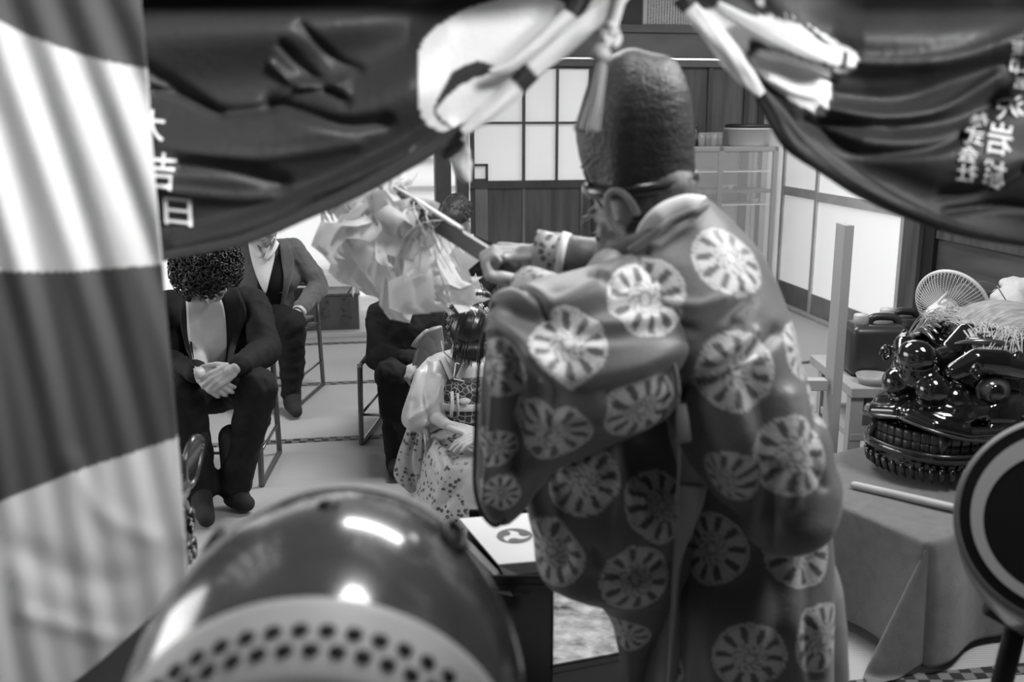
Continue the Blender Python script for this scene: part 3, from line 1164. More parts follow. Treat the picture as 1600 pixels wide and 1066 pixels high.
def head(mb, c, fwd, up, s=1.0, glasses=False):
    B = frame_from(fwd, up)

    def L(x, y, z):
        return c + B @ Vector((x, y, z)) * s
    mb.ell(L(0, -0.012, 0.028), (0.076 * s, 0.093 * s, 0.086 * s), B)          # skull
    mb.ell(L(0, 0.022, -0.030), (0.060 * s, 0.066 * s, 0.070 * s), B)          # face
    mb.ell(L(0, 0.045, -0.078), (0.036 * s, 0.036 * s, 0.028 * s), B)          # chin
    mb.ell(L(0, 0.078, 0.018), (0.052 * s, 0.016 * s, 0.012 * s), B)           # brow
    mb.chain([L(0, 0.080, 0.006), L(0, 0.096, -0.020), L(0, 0.100, -0.030)], [0.008 * s, 0.012 * s, 0.013 * s], 10)   # nose
    for sx in (-1, 1):
        mb.ell(L(sx * 0.012, 0.090, -0.034), 0.009 * s)                         # nostrils
        mb.ell(L(sx * 0.040, 0.058, -0.026), (0.022 * s, 0.020 * s, 0.020 * s), B)   # cheek
        mb.ell(L(sx * 0.030, 0.070, 0.000), (0.015 * s, 0.010 * s, 0.009 * s), B)    # closed eyelid
        # ear: rim, lobe and the hollow plate behind
        er = [L(sx * (0.074 + 0.012 * math.sin(t) ** 2), -0.012 + 0.018 * math.cos(t), -0.008 + 0.033 * math.sin(t)) for t in np.linspace(-1.4, 3.6, 12)]
        mb.tube(er, 0.0052 * s, 8)
        mb.ell(L(sx * 0.075, -0.008, -0.008), (0.007 * s, 0.016 * s, 0.027 * s), B)
        mb.ell(L(sx * 0.076, -0.002, -0.038), (0.007 * s, 0.009 * s, 0.010 * s), B)
    mb.tube([L(-0.022, 0.078, -0.056), L(0, 0.087, -0.053), L(0.022, 0.078, -0.056)], [0.004 * s, 0.0065 * s, 0.004 * s], 8)
    mb.tube([L(-0.020, 0.076, -0.063), L(0, 0.085, -0.064), L(0.020, 0.076, -0.063)], [0.004 * s, 0.0075 * s, 0.004 * s], 8)
    return L, B


def limb(mb, pts, rad):
    mb.chain(pts, rad, 14)


def person_body(J, fwd, up, s=1.0, vox=0.005, hands=None, parent=None):
    mb = MB()
    L, B = head(mb, J['head'], fwd, up, s)
    mb.chain([J['head'] + B @ Vector((0, -0.035, -0.06)) * s, J['neck']], [0.052 * s, 0.056 * s])
    mb.chain([J['neck'], J['chest'], J['pelvis']], [0.06 * s, 0.10 * s, 0.11 * s])
    for k in 'LR':
        mb.chain([J['chest'].lerp(J['sh' + k], 0.6), J['sh' + k], J['el' + k], J['wr' + k]], [0.07 * s, 0.048 * s, 0.038 * s, 0.024 * s])
        mb.chain([J['pelvis'], J['hip' + k], J['kn' + k], J['an' + k]], [0.1 * s, 0.07 * s, 0.05 * s, 0.034 * s])
        mb.chain([J['an' + k] - Vector((0, 0, 0.012)), J['toe' + k]], [0.024 * s, 0.015 * s])
        if hands and k in hands:
            hand(mb, J['wr' + k], **hands[k])
    me = blob(mb, vox, 4, name='body')
    o = link('body', me, skin, parent)
    return o, L, B, me


def garment(name, mb, m, parent, vox=0.008, smooth=5, amp=0.004, sc=28, seed=1, **k):
    me = blob(mb, vox, smooth, name=name)
    if amp:
        wrinkle(me, lambda co: amp * nz(co, sc, seed) + amp * 0.5 * nz(co, sc * 2.4, seed + 5))
    return link(name, me, m, parent, **k), me


def trousers(J, m, parent, s=1.0, seed=3):
    mb = MB()
    mb.ell(J['pelvis'], (0.17 * s, 0.15 * s, 0.13 * s))
    for k in 'LR':
        mid = J['kn' + k].lerp(J['an' + k], 0.5) + Vector((0, 0.01, 0))
        mb.chain([J['hip' + k], J['kn' + k]], [0.105 * s, 0.082 * s])
        mb.chain([J['kn' + k], mid, J['an' + k] + Vector((0, 0, -0.01))], [0.080 * s, 0.072 * s, 0.066 * s])
    return garment('trousers', mb, m, parent, 0.009, 6, 0.013, 22, seed)


def jacket(J, m, parent, s=1.0, seed=4, wrist=0.92, sh=0.075, belly=0.15):
    mb = MB()
    mid = J['chest'].lerp(J['pelvis'], 0.5)
    mb.ell(J['chest'], (0.175 * s, 0.125 * s, 0.16 * s))
    mb.ell(mid, (0.165 * s, 0.125 * s, 0.17 * s))
    mb.ell(J['pelvis'] + Vector((0, 0, 0.03)), (0.185 * s, 0.16 * s, 0.12 * s))
    mb.chain([J['shL'], J['neck'] - Vector((0, 0, 0.035)), J['shR']], [sh * s, 0.07 * s, sh * s])
    for k in 'LR':
        w = J['el' + k].lerp(J['wr' + k], wrist)
        mb.chain([J['chest'].lerp(J['sh' + k], 0.55), J['sh' + k], J['el' + k], w], [0.10 * s, sh * s, 0.064 * s, 0.048 * s])
    return garment('jacket', mb, m, parent, 0.009, 5, 0.014, 20, seed)


def shoes(J, m, parent, s=1.0, name='sock', keys='LR'):
    for k in keys:
        mb = MB()
        an, toe = J['an' + k], J['toe' + k]
        heel = an + (an - toe).normalized() * 0.03
        heel.z = 0.04
        a2 = Vector((an.x, an.y, 0.05))
        mb.chain([an + Vector((0, 0, 0.19)), an + Vector((0, 0, 0.05)), a2], [0.050 * s, 0.047 * s, 0.045 * s])
        mb.caps(heel, a2.lerp(toe, 0.5), 0.034 * s, 0.038 * s)
        mb.caps(a2.lerp(toe, 0.5), toe, 0.040 * s, 0.032 * s)
        mb.caps(an, a2.lerp(toe, 0.6), 0.046 * s, 0.036 * s)
        me = blob(mb, 0.006, 5, name=name)
        for v in me.vertices:
            v.co.z = max(v.co.z, 0.006)
        link(name, me, m, parent)


# ---------------------------------------------------------------- folding chair
tube_m = mat('chair_tube', 0.13, rough=0.3, metal=0.7)
seat_m = mat('chair_vinyl', 0.03, rough=0.5)


def make_chair():
    """at the origin, facing -Y"""
    t = thing('folding_chair', 'folding chair', 'chair')
    for sx in (-1, 1):
        x = sx * 0.21
        p = [(x, -0.19, 0.42), (x, -0.20, 0.2), (x, -0.21, 0.03), (x, -0.20, 0.012), (x, -0.15, 0.012), (x, 0.18, 0.012), (x, 0.235, 0.015), (x, 0.235, 0.05), (x, 0.20, 0.4), (x * 0.97, 0.22, 0.52), (x * 0.93, 0.24, 0.60)]
        MB().tube([Vector(q) for q in spl(p, 60)], 0.0135, 10).build('side_frame', tube_m, t)
        MB().tube([(x, -0.19, 0.41), (x, 0.02, 0.43), (x, 0.205, 0.40)], 0.0105, 8).build('seat_rail', tube_m, t)
        MB().tube([(x, -0.20, 0.16), (x, 0.225, 0.16)], 0.007, 8).build('side_bar', tube_m, t)
        for y in (-0.19, 0.22):
            MB().tube([(x, y - 0.018, 0.011), (x, y + 0.018, 0.011)], 0.0135, 10).build('rubber_foot', black_matt, t)
    MB().tube([(-0.196, 0.24, 0.60), (-0.17, 0.245, 0.63), (0.17, 0.245, 0.63), (0.196, 0.24, 0.60)], 0.0105, 10).build('top_tube', tube_m, t)
    MB().tube([(-0.21, -0.20, 0.16), (0.21, -0.20, 0.16)], 0.007, 8).build('stretcher', tube_m, t)
    MB().box((0, 0.0, 0.435), (0.39, 0.37, 0.035)).build('seat', seat_m, t, bevel=0.012, smooth=False)
    MB().box((0, 0.225, 0.56), (0.36, 0.022, 0.10), Matrix.Rotation(-0.15, 3, 'X')).build('backrest', seat_m, t, bevel=0.01, smooth=False)
    return t


def copy_tree(o, parent=None):
    c = o.copy()
    col.objects.link(c)
    c.parent = parent
    for ch in list(o.children):
        copy_tree(ch, c)
    return c


chair0 = make_chair()


def put_chair(loc, rz, label, first=False):
    c = chair0 if first else copy_tree(chair0)
    c.location = (loc[0], loc[1], 0)
    c.rotation_euler = (0, 0, rz)
    c.scale = (0.92, 0.92, 0.92)
    tag(c, label, 'chair', 'folding chairs on the tatami')
    return c


def V(px, py, y):
    return W(px, py, y)


# ---------------------------------------------------------------- young man in black suit, head bowed, left
J = dict(head=V(328, 427, 3.78), neck=V(322, 462, 3.96), chest=V(330, 520, 4.02), pelvis=V(335, 600, 4.12),
         shL=V(396, 475, 4.0), shR=V(266, 480, 4.0), elL=V(413, 548, 3.88), elR=V(256, 565, 3.88),
         wrL=V(368, 575, 3.56), wrR=V(310, 583, 3.56), hipL=V(375, 600, 4.05), hipR=V(300, 600, 4.05),
         knL=V(402, 606, 3.62), knR=V(288, 614, 3.62), anL=V(366, 756, 3.64), anR=V(312, 760, 3.6), toeL=V(385, 774, 3.60), toeR=V(322, 800, 3.45))
for k in 'LR':
    J['toe' + k].z = 0.04
pb = thing('person', 'person in a black suit with curly hair, head bowed, hands clasped, seated', 'person', (J['pelvis'].x, J['pelvis'].y, 0))
hd = {'L': dict(d=Vector((-0.75, -0.45, -0.40)), n=Vector((-0.55, 0.3, -0.5)), thumb=-1, curl=(0.75, 0.85, 0.9, 0.95), s=1.0, tcurl=0.5),
      'R': dict(d=Vector((0.75, -0.35, -0.45)), n=Vector((0.55, 0.3, -0.5)), thumb=1, curl=(0.75, 0.85, 0.9, 0.95), s=1.0, tcurl=0.5)}
o, L, B, me_b = person_body(J, (0.05, -0.60, -0.80), (0.0, -0.8, 0.6), 1.02, 0.004, hd, pb)
_, me_t = trousers(J, suit_dark, pb)
_, me_j = jacket(J, suit_black, pb, 0.98, wrist=0.93)
shoes(J, sock, pb)
bv = bvh_of(me_j, me_t)
wrinkle(me_j, lambda co: 0 * co[:, 0])
drape('shirt', [(290, 450), (292, 480), (294, 520), (300, 565), (308, 592)], [(340, 456), (350, 480), (354, 520), (353, 560), (348, 590)], bvh_of(me_j), 0.026, tee, pb, 0.01, 14, 26, 3.85)
drape('lapel', [(290, 448), (281, 480), (284, 520), (296, 560)], [(302, 452), (297, 490), (300, 530), (303, 575)], bvh_of(me_j), 0.022, suit_black, pb, 0.008, 5, 20, 3.8)
drape('lapel', [(346, 452), (349, 490), (352, 530), (349, 585)], [(372, 452), (386, 490), (372, 530), (357, 585)], bvh_of(me_j), 0.022, suit_black, pb, 0.008, 7, 20, 3.8)
MB().chain([J['neck'] + Vector((0.05, -0.04, 0.03)), J['neck'] + Vector((0, -0.075, 0.0)), J['neck'] + Vector((-0.05, -0.04, 0.03))], [0.012, 0.012, 0.012]).build('neckband', tee, pb)
hm = MB()
C0 = J['head']
hm.ell(C0 + B @ Vector((0, -0.005, 0.055)), (0.105, 0.122, 0.092), B, 24, 16)
rr = random.Random(3)
for i in range(760):
    th, ph = rr.uniform(0, 2 * PI), math.acos(rr.uniform(-0.3, 1))
    lc = Vector((math.sin(ph) * math.cos(th), math.sin(ph) * math.sin(th), math.cos(ph)))
    if lc.y > 0.5 and lc.z < 0.12:
        continue
    c = C0 + B @ (Vector((0, -0.004, 0.048)) + Vector((lc.x * 0.118, lc.y * 0.134, lc.z * 0.108)))
    n = (B @ lc).normalized()
    u = n.orthogonal().normalized()
    u.rotate(Matrix.Rotation(rr.uniform(0, 6), 3, n))
    w = n.cross(u)
    r = rr.uniform(0.007, 0.014)
    hm.tube([c + (u * math.cos(t) + w * math.sin(t)) * r + n * (0.004 * t - 0.006) for t in np.linspace(0, 7.5, 11)], [0.0032] * 10 + [0.001], 5)
hm.build('curly_hair', hair_b, pb)
put_chair((J['pelvis'].x + 0.04, J['pelvis'].y - 0.06), 0.05, 'folding chair under the person with curly hair at the left', True)

# ---------------------------------------------------------------- man in grey jacket
J = dict(head=V(412, 349, 5.02), neck=V(413, 386, 5.16), chest=V(420, 430, 5.2), pelvis=V(410, 500, 5.32),
         shL=V(458, 392, 5.2), shR=V(368, 394, 5.2), elL=V(499, 446, 5.25), elR=V(345, 460, 5.2),
         wrL=V(466, 488, 5.02), wrR=V(370, 505, 5.0), hipL=V(430, 500, 5.25), hipR=V(385, 505, 5.25),
         knL=V(455, 507, 4.86), knR=V(385, 507, 4.9), anL=V(455, 610, 4.93), anR=V(388, 612, 4.95), toeL=V(463, 643, 4.82), toeR=V(380, 645, 4.8))
for k in 'LR':
    J['toe' + k].z = 0.04
pm = thing('person', 'person in a grey wool jacket and open white shirt, one hand on the knee', 'person', (J['pelvis'].x, J['pelvis'].y, 0))
hd = {'L': dict(d=Vector((-0.8, -0.5, -0.15)), n=Vector((0, -0.1, -1)), thumb=-1, curl=(0.35, 0.35, 0.4, 0.45)),
      'R': dict(d=Vector((0.6, -0.6, -0.3)), n=Vector((0, 0, -1)), thumb=1)}
o, L, B, me_b = person_body(J, (0.02, -0.9, -0.42), (0, -0.42, 0.9), 1.0, 0.005, hd, pm)
_, me_t = trousers(J, suit_dark, pm, 0.95)
_, me_j = jacket(J, suit_grey, pm, 0.98, seed=8, wrist=0.86)
shoes(J, sock, pm)
bj = bvh_of(me_j)
drape('waistcoat', [(402, 420), (404, 460), (418, 500)], [(444, 392), (442, 440), (440, 500)], bj, 0.010, suit_dark, pm, 0.006, 10, 18, 5.0)
drape('shirt', [(388, 380), (394, 410), (404, 440), (414, 458)], [(428, 376), (430, 398), (424, 425), (416, 458)], bj, 0.026, shirt_w, pm, 0.006, 10, 18, 5.0)
drape('collar', [(387, 376), (394, 388), (406, 404)], [(396, 370), (405, 388), (410, 400)], bj, 0.04, shirt_w, pm, 0.006, 5, 8, 5.0)
drape('collar', [(428, 370), (418, 388), (412, 404)], [(436, 380), (430, 396), (416, 408)], bj, 0.04, shirt_w, pm, 0.006, 5, 8, 5.0)
drape('lapel', [(436, 378), (440, 410), (444, 440), (438, 480)], [(448, 374), (458, 398), (458, 420), (442, 482)], bj, 0.022, suit_grey, pm, 0.007, 6, 20, 5.0)
hm = MB().ell(J['head'] + B @ Vector((0, -0.03, 0.05)), (0.085, 0.095, 0.085), B)
hm.build('hair', hair_g, pm)
wl = J['elL'].lerp(J['wrL'], 0.86)
MB().tube([wl, wl.lerp(J['wrL'], 0.9)], [0.038, 0.036], 16).build('shirt_cuff', shirt_w, pm)
# thin glasses low on the nose
gl = MB()
for sx in (-1, 1):
    gl.tube([L(sx * 0.031 + 0.022 * math.cos(t), 0.096, 0.0 + 0.016 * math.sin(t)) for t in np.linspace(0, 2 * PI, 17)[:-1]], 0.0014, 6, closed=True)
    gl.tube([L(sx * 0.052, 0.096, 0.004), L(sx * 0.078, 0.0, 0.0)], 0.0014, 6)
gl.tube([L(-0.01, 0.098, 0.002), L(0.01, 0.098, 0.002)], 0.0014, 6)
gl.build('glasses', alum, pm)
put_chair((J['pelvis'].x + 0.07, J['pelvis'].y - 0.05), -0.12, 'folding chair under the person in the grey jacket')

# ---------------------------------------------------------------- adult in black suit behind the paper wand
J = dict(head=V(640, 425, 4.32), neck=V(636, 470, 4.48), chest=V(635, 520, 4.5), pelvis=V(640, 575, 4.6),
         shL=V(676, 492, 4.5), shR=V(597, 492, 4.48), elL=V(690, 545, 4.45), elR=V(592, 560, 4.42),
         wrL=V(672, 568, 4.1), wrR=V(655, 565, 4.1), hipL=V(665, 580, 4.52), hipR=V(618, 582, 4.5),
         knL=V(690, 585, 4.08), knR=V(614, 590, 4.08), anL=V(690, 715, 4.1), anR=V(624, 722, 4.06), toeL=V(690, 750, 4.0), toeR=V(618, 752, 3.95))
for k in 'LR':
    J['toe' + k].z = 0.04
pw = thing('person', 'person in a black suit seated behind the white paper streamers, head bowed out of sight', 'person', (J['pelvis'].x, J['pelvis'].y, 0))
hd = {'L': dict(d=Vector((-0.8, -0.4, -0.2)), n=Vector((0, 0.3, -1)), thumb=-1), 'R': dict(d=Vector((0.7, -0.5, -0.3)), n=Vector((0, 0.2, 1)), thumb=1)}
o, L, B, me_b = person_body(J, (0.1, -0.75, -0.65), (0, -0.65, 0.75), 0.98, 0.006, hd, pw)
_, me_t = trousers(J, suit_dark, pw, 0.95, seed=11)
_, me_j = jacket(J, suit_black, pw, 0.98, seed=12, wrist=0.9)
shoes(J, sock, pw)
bj = bvh_of(me_j)
drape('shirt', [(622, 470), (630, 500)], [(652, 470), (640, 505)], bj, 0.012, shirt_w, pw, 0.006, 6, 8, 4.4)
MB().ell(J['head'] + B @ Vector((0, -0.02, 0.04)), (0.088, 0.10, 0.09), B).build('hair', hair_b, pw)
for i in range(3):
    c = J['elR'].lerp(J['wrR'], 0.72 + 0.06 * i) + Vector((-0.0, -0.045, -0.022))
    MB().ell(c, (0.007, 0.004, 0.007)).build('sleeve_button', black_lac, pw)
put_chair((J['pelvis'].x + 0.0, J['pelvis'].y - 0.02), -0.10, 'folding chair under the person hidden by the paper streamers')

# ---------------------------------------------------------------- bowed person far behind
J = dict(head=V(713, 338, 5.95), neck=V(722, 368, 6.1), chest=V(728, 410, 6.12), pelvis=V(728, 470, 6.2),
         shL=V(757, 392, 6.1), shR=V(694, 396, 6.1), elL=V(764, 440, 6.05), elR=V(690, 440, 6.0),
         wrL=V(735, 460, 5.85), wrR=V(716, 458, 5.85), hipL=V(745, 470, 6.1), hipR=V(712, 470, 6.1),
         knL=V(748, 478, 5.75), knR=V(712, 478, 5.75), anL=V(748, 560, 5.8), anR=V(714, 560, 5.8), toeL=V(748, 585, 5.7), toeR=V(714, 585, 5.7))
for k in 'LR':
    J['toe' + k].z = 0.04
pf = thing('person', 'person with short brown hair in a dark suit bowing far behind, beside the wooden wainscot', 'person', (J['pelvis'].x, J['pelvis'].y, 0))
hd = {'L': dict(d=Vector((-0.8, -0.4, -0.2)), n=Vector((0, 0.3, -1)), thumb=-1), 'R': dict(d=Vector((0.7, -0.5, -0.3)), n=Vector((0, 0.2, 1)), thumb=1)}
o, L, B, me_b = person_body(J, (-0.35, -0.65, -0.65), (-0.2, -0.6, 0.75), 0.98, 0.007, hd, pf)
trousers(J, suit_dark, pf, 0.9, seed=21)
_, me_j = jacket(J, suit_black, pf, 0.92, seed=22, wrist=0.9)
shoes(J, sock, pf)
bj = bvh_of(me_j)
drape('shirt', [(712, 372), (716, 395), (722, 412)], [(740, 366), (738, 385), (726, 412)], bj, 0.014, shirt_w, pf, 0.006, 6, 10, 6.0)
hm = MB().ell(J['head'] + B @ Vector((0, -0.018, 0.035)), (0.084, 0.104, 0.092), B, 24, 16).ell(J['head'] + B @ Vector((0.0, 0.03, 0.05)), (0.076, 0.07, 0.06), B)
for i in range(150):
    a_1, b_1 = rng.uniform(0, 2 * PI), rng.uniform(0.2, 1.7)
    q_ = Vector((0.086 * math.sin(b_1) * math.cos(a_1), 0.106 * math.sin(b_1) * math.sin(a_1), 0.094 * math.cos(b_1)))
    w_ = q_ * 1.06 + Vector((0, 0.0, -0.035))
    hm.tube([J['head'] + B @ (q_ + Vector((0, -0.018, 0.035))), J['head'] + B @ (w_ + Vector((0, -0.018, 0.035)))], [0.008, 0.004], 6)
me = blob(hm, 0.005, 1, name='hair')
wrinkle(me, lambda co: 0.0008 * nz(co, 130, 4))
link('hair', me, hair_g, pf)
put_chair((J['pelvis'].x, J['pelvis'].y - 0.06), 0.0, 'folding chair under the person bowing far behind by the wainscot')

# ---------------------------------------------------------------- girl in kimono
silk = mat('pale_silk', 0.42, rough=0.38, sheen=0.2, bump=0.03, bscale=30)
brocade = mat_pattern('obi_brocade', 0.035, 0.35, 46, rough=0.4, thresh=0.22, feature='DISTANCE_TO_EDGE')
M['obi_brocade'].node_tree.nodes['Color Ramp'].color_ramp.elements[0].position = 0.03
M['obi_brocade'].node_tree.nodes['Color Ramp'].color_ramp.elements[1].position = 0.07
floral = mat_pattern('floral_silk', 0.40, 0.07, 50, rough=0.45, thresh=0.33)


def floral_mix():
    m = floral
    nt = m.node_tree
    b = nt.nodes['Principled BSDF']
    cr = nt.nodes['Color Ramp']
    n = nt.nodes.new('ShaderNodeTexNoise')
    n.inputs['Scale'].default_value = 11
    n.inputs['Detail'].default_value = 4
    nt.links.new(nt.nodes['Texture Coordinate'].outputs['Object'], n.inputs[0])
    r = nt.nodes.new('ShaderNodeValToRGB')
    r.color_ramp.elements[0].position = 0.44
    r.color_ramp.elements[1].position = 0.50
    mx = nt.nodes.new('ShaderNodeMix')
    mx.data_type = 'RGBA'
    mx.inputs[6].default_value = (0.46, 0.46, 0.46, 1)
    nt.links.new(n.outputs['Fac'], r.inputs[0])
    nt.links.new(r.outputs[0], mx.inputs[0])
    nt.links.new(cr.outputs[0], mx.inputs[7])
    nt.links.new(mx.outputs[2], b.inputs['Base Color'])


floral_mix()


def loft(rows, nu=96, nv=80, exp=2.2, fold=None, disp=None, cap=True):
    """closed body out of level rings. rows: (py, xleft, xright, y of the middle, half depth)"""
    R_ = spl(rows, nv)
    mb = MB()
    P = []
    for py, xl, xr, yc, hd_ in R_:
        c = W((xl + xr) / 2, py, yc)
        a = (xr - xl) / 2 * mpp(c)
        ring = []
        for i in range(nu):
            t = 2 * PI * i / nu
            ct, s_ = math.cos(t), math.sin(t)
            ring.append(Vector((c.x + a * math.copysign(abs(ct) ** (2 / exp), ct), c.y + hd_ * math.copysign(abs(s_) ** (2 / exp), s_), c.z)))
        P.append(ring)
    vs = [q for r in P for q in r]
    fs = []
    for j in range(nv - 1):
        for i in range(nu):
            a, b = j * nu + i, j * nu + (i + 1) % nu
            fs.append((a, b, b + nu, a + nu))
    if cap:
        fs.append(tuple(reversed(range(nu))))
        fs.append(tuple((nv - 1) * nu + i for i in range(nu)))
    mb.add(vs, fs)
    me = mb.mesh('loft')
    if disp is not None:
        n = len(me.vertices)
        co = np.empty(n * 3)
        me.vertices.foreach_get('co', co)
        no = np.empty(n * 3)
        me.vertex_normals.foreach_get('vector', no)
        co, no = co.reshape(-1, 3), no.reshape(-1, 3)
        x, y = pxarr(co)
        d = disp(x, y, no, co)
        co += no * d[:, None]
        me.vertices.foreach_set('co', co.ravel())
        me.update()
    return me


gy = 3.62
J = dict(head=V(733, 520, gy - 0.02), neck=V(722, 556, gy + 0.12), chest=V(720, 600, gy + 0.1), pelvis=V(730, 665, gy + 0.12),
         shL=V(762, 575, gy + 0.1), shR=V(678, 580, gy + 0.1), elL=V(790, 640, gy + 0.05), elR=V(660, 640, gy + 0.02),
         wrL=V(772, 676, gy - 0.30), wrR=V(698, 664, gy - 0.24), hipL=V(750, 670, gy + 0.05), hipR=V(705, 670, gy + 0.05),
         knL=V(768, 712, gy - 0.2), knR=V(712, 712, gy - 0.2), anL=V(750, 790, gy - 0.22), anR=V(715, 790, gy - 0.22), toeL=V(750, 810, gy - 0.34), toeR=V(712, 810, gy - 0.34))
for k in 'LR':
    J['an' + k].z = max(J['an' + k].z, 0.07)
    J['toe' + k].z = 0.035
pg = thing('person', 'person in a pale silk kimono with ornaments in black hair, hands on the lap', 'person', (J['pelvis'].x, J['pelvis'].y, 0))
hd = {'R': dict(d=Vector((0.93, -0.2, -0.22)), n=Vector((-0.1, 0.2, -1)), thumb=1, curl=(0.18, 0.2, 0.22, 0.25), s=0.88, spread=0.05, tcurl=0.1),
      'L': dict(d=Vector((-0.9, -0.2, -0.2)), n=Vector((0, 0.2, -1)), thumb=-1, s=0.88, curl=(0.2, 0.2, 0.2, 0.2))}
o, L, B, me_b = person_body(J, (0.12, -0.62, -0.78), (0.05, -0.75, 0.62), 0.86, 0.0035, hd, pg)
fw = lambda sc, seed, amp: (lambda x, y, no, co: amp * nz(co, sc, seed))
# kimono body, near sleeve, obi, skirt
me_k = loft([(548, 700, 742, gy + 0.12, 0.05), (556, 676, 760, gy + 0.12, 0.07), (572, 662, 775, gy + 0.1, 0.09), (600, 664, 778, gy + 0.08, 0.11), (640, 672, 775, gy + 0.08, 0.12), (668, 670, 780, gy + 0.08, 0.13)], 90, 60,
            disp=lambda x, y, no, co: 0.004 * nz(co, 30, 3) + creases(x, y, [([(705, 560), (690, 600), (700, 640)], 5, 0.01), ([(720, 560), (712, 600)], 4, -0.01)]))
link('kimono_body', me_k, silk, pg)
me_s = loft([(560, 668, 692, gy + 0.06, 0.05), (575, 654, 700, gy + 0.02, 0.07), (600, 643, 702, gy - 0.02, 0.085), (630, 632, 700, gy - 0.05, 0.085), (652, 626, 700, gy - 0.07, 0.075), (666, 632, 694, gy - 0.08, 0.05), (674, 648, 676, gy - 0.08, 0.02)], 80, 60,
            disp=lambda x, y, no, co: 0.004 * nz(co, 26, 8) + creases(x, y, [([(668, 570), (660, 610), (668, 655)], 5, -0.012), ([(690, 590), (676, 630), (640, 655)], 5, 0.010), ([(655, 580), (645, 620)], 4, 0.007)]))
link('sleeve', me_s, silk, pg)
me_f = loft([(668, 636, 676, gy - 0.02, 0.03), (690, 628, 668, gy - 0.02, 0.03), (715, 620, 662, gy - 0.02, 0.03), (745, 616, 664, gy - 0.02, 0.03), (770, 640, 668, gy - 0.02, 0.02)], 60, 40,
            disp=lambda x, y, no, co: creases(x, y, [([(650, 675), (640, 720), (648, 770)], 4, -0.016), ([(660, 680), (656, 740)], 4, 0.01)]))
link('hanging_sleeve', me_f, floral, pg, label='patterned hanging end of the long sleeve')
me_o = loft([(588, 680, 772, gy + 0.02, 0.10), (600, 678, 775, gy + 0.01, 0.115), (625, 678, 776, gy + 0.01, 0.12), (648, 680, 776, gy + 0.01, 0.12)], 80, 30)
link('obi', me_o, brocade, pg, label='dark brocade sash')
me_oc = loft([(619, 677, 777, gy + 0.005, 0.123), (624, 677, 777, gy + 0.005, 0.127), (629, 677, 777, gy + 0.005, 0.123)], 80, 8)
link('obi_cord', me_oc, shirt_w, pg)
MB().tube([W(706, 612, gy - 0.14), W(707, 630, gy - 0.14), W(705, 652, gy - 0.14)], 0.006, 8).tube([W(715, 615, gy - 0.14), W(716, 650, gy - 0.13)], 0.005, 8).ell(W(726, 627, gy - 0.13), (0.022, 0.012, 0.013)).build('cord_knot', shirt_w, pg)
me_l = loft([(655, 690, 800, gy + 0.02, 0.10), (672, 674, 812, gy - 0.04, 0.20), (686, 668, 816, gy - 0.08, 0.25), (712, 662, 815, gy - 0.11, 0.25), (745, 655, 812, gy - 0.13, 0.23), (785, 645, 805, gy - 0.16, 0.21), (815, 640, 800, gy - 0.18, 0.20), (850, 640, 800, gy - 0.2, 0.2)], 90, 70,
            disp=lambda x, y, no, co: 0.006 * nz(co, 20, 5) + creases(x, y, [([(680, 690), (700, 730), (680, 790)], 6, 0.014), ([(745, 690), (725, 750), (690, 790)], 6, -0.012), ([(760, 700), (745, 780)], 6, 0.012)]))
for v in me_l.vertices:
    v.co.z = max(v.co.z, 0.012)
link('kimono_skirt', me_l, floral, pg, label='flower patterned lower kimono')
# bow of the sash behind the shoulder
bw = MB()
for p0, p1, w_ in (((690, 560), (655, 528), 0.05), ((690, 570), (650, 556), 0.045), ((690, 552), (676, 515), 0.04)):
    a, b = W(p0[0], p0[1], gy + 0.27), W(p1[0], p1[1], gy + 0.27)
    bw.tube([a.lerp(b, t) + Vector((0, 0.02 * math.sin(t * 3), 0)) for t in np.linspace(0, 1, 8)], [w_ * (0.3 + 0.7 * t) for t in np.linspace(0, 1, 8)], 16, flat=0.35, fdir=(0, 1, 0))
bw.build('sash_bow', mat('grey_silk', 0.22, rough=0.4), pg)
# collar edges
for x0, x1 in ((690, 706), (736, 716)):
    MB().tube([W(x0, 556, gy + 0.03), W((x0 + x1) / 2, 572, gy - 0.02), W(x1, 592, gy - 0.06)], 0.012, 10, flat=0.5, fdir=(0, 1, 0)).build('collar', shirt_w, pg)
# hair: smooth mass, bun, fringe
hm = MB()
HC = J['head']
hm.ell(HC + B @ Vector((0, -0.01, 0.03)), (0.085, 0.092, 0.085), B, 24, 16)
hm.ell(W(738, 466, gy + 0.03), (0.078, 0.06, 0.045))
hm.ell(W(735, 452, gy + 0.05), (0.055, 0.05, 0.035))
hm.ell(W(708, 505, gy + 0.02), (0.040, 0.05, 0.065))
hm.ell(W(763, 505, gy + 0.02), (0.040, 0.05, 0.065))
hm.ell(W(736, 545, gy - 0.08), (0.068, 0.03, 0.045))
me = blob(hm, 0.006, 5, name='hair')
wrinkle(me, lambda co: 0.0006 * np.sin(co[:, 0] * 420 + 8 * np.sin(co[:, 2] * 20)))
link('hair', me, mat('glossy_hair', 0.012, rough=0.28, spec=0.6), pg)
fr = MB()
for i in range(46):
    x = rng.uniform(-0.062, 0.062)
    top = W(736 + x * 380, 535, gy - 0.115)
    fr.tube([top, top + Vector((x * 0.15, -0.012, -0.035)), top + Vector((x * 0.25, 0.0, -0.085 + abs(x) * 0.3 + rng.normal(0, 0.005)))], [0.004, 0.0035, 0.001], 5)
fr.build('fringe', hair_b, pg)
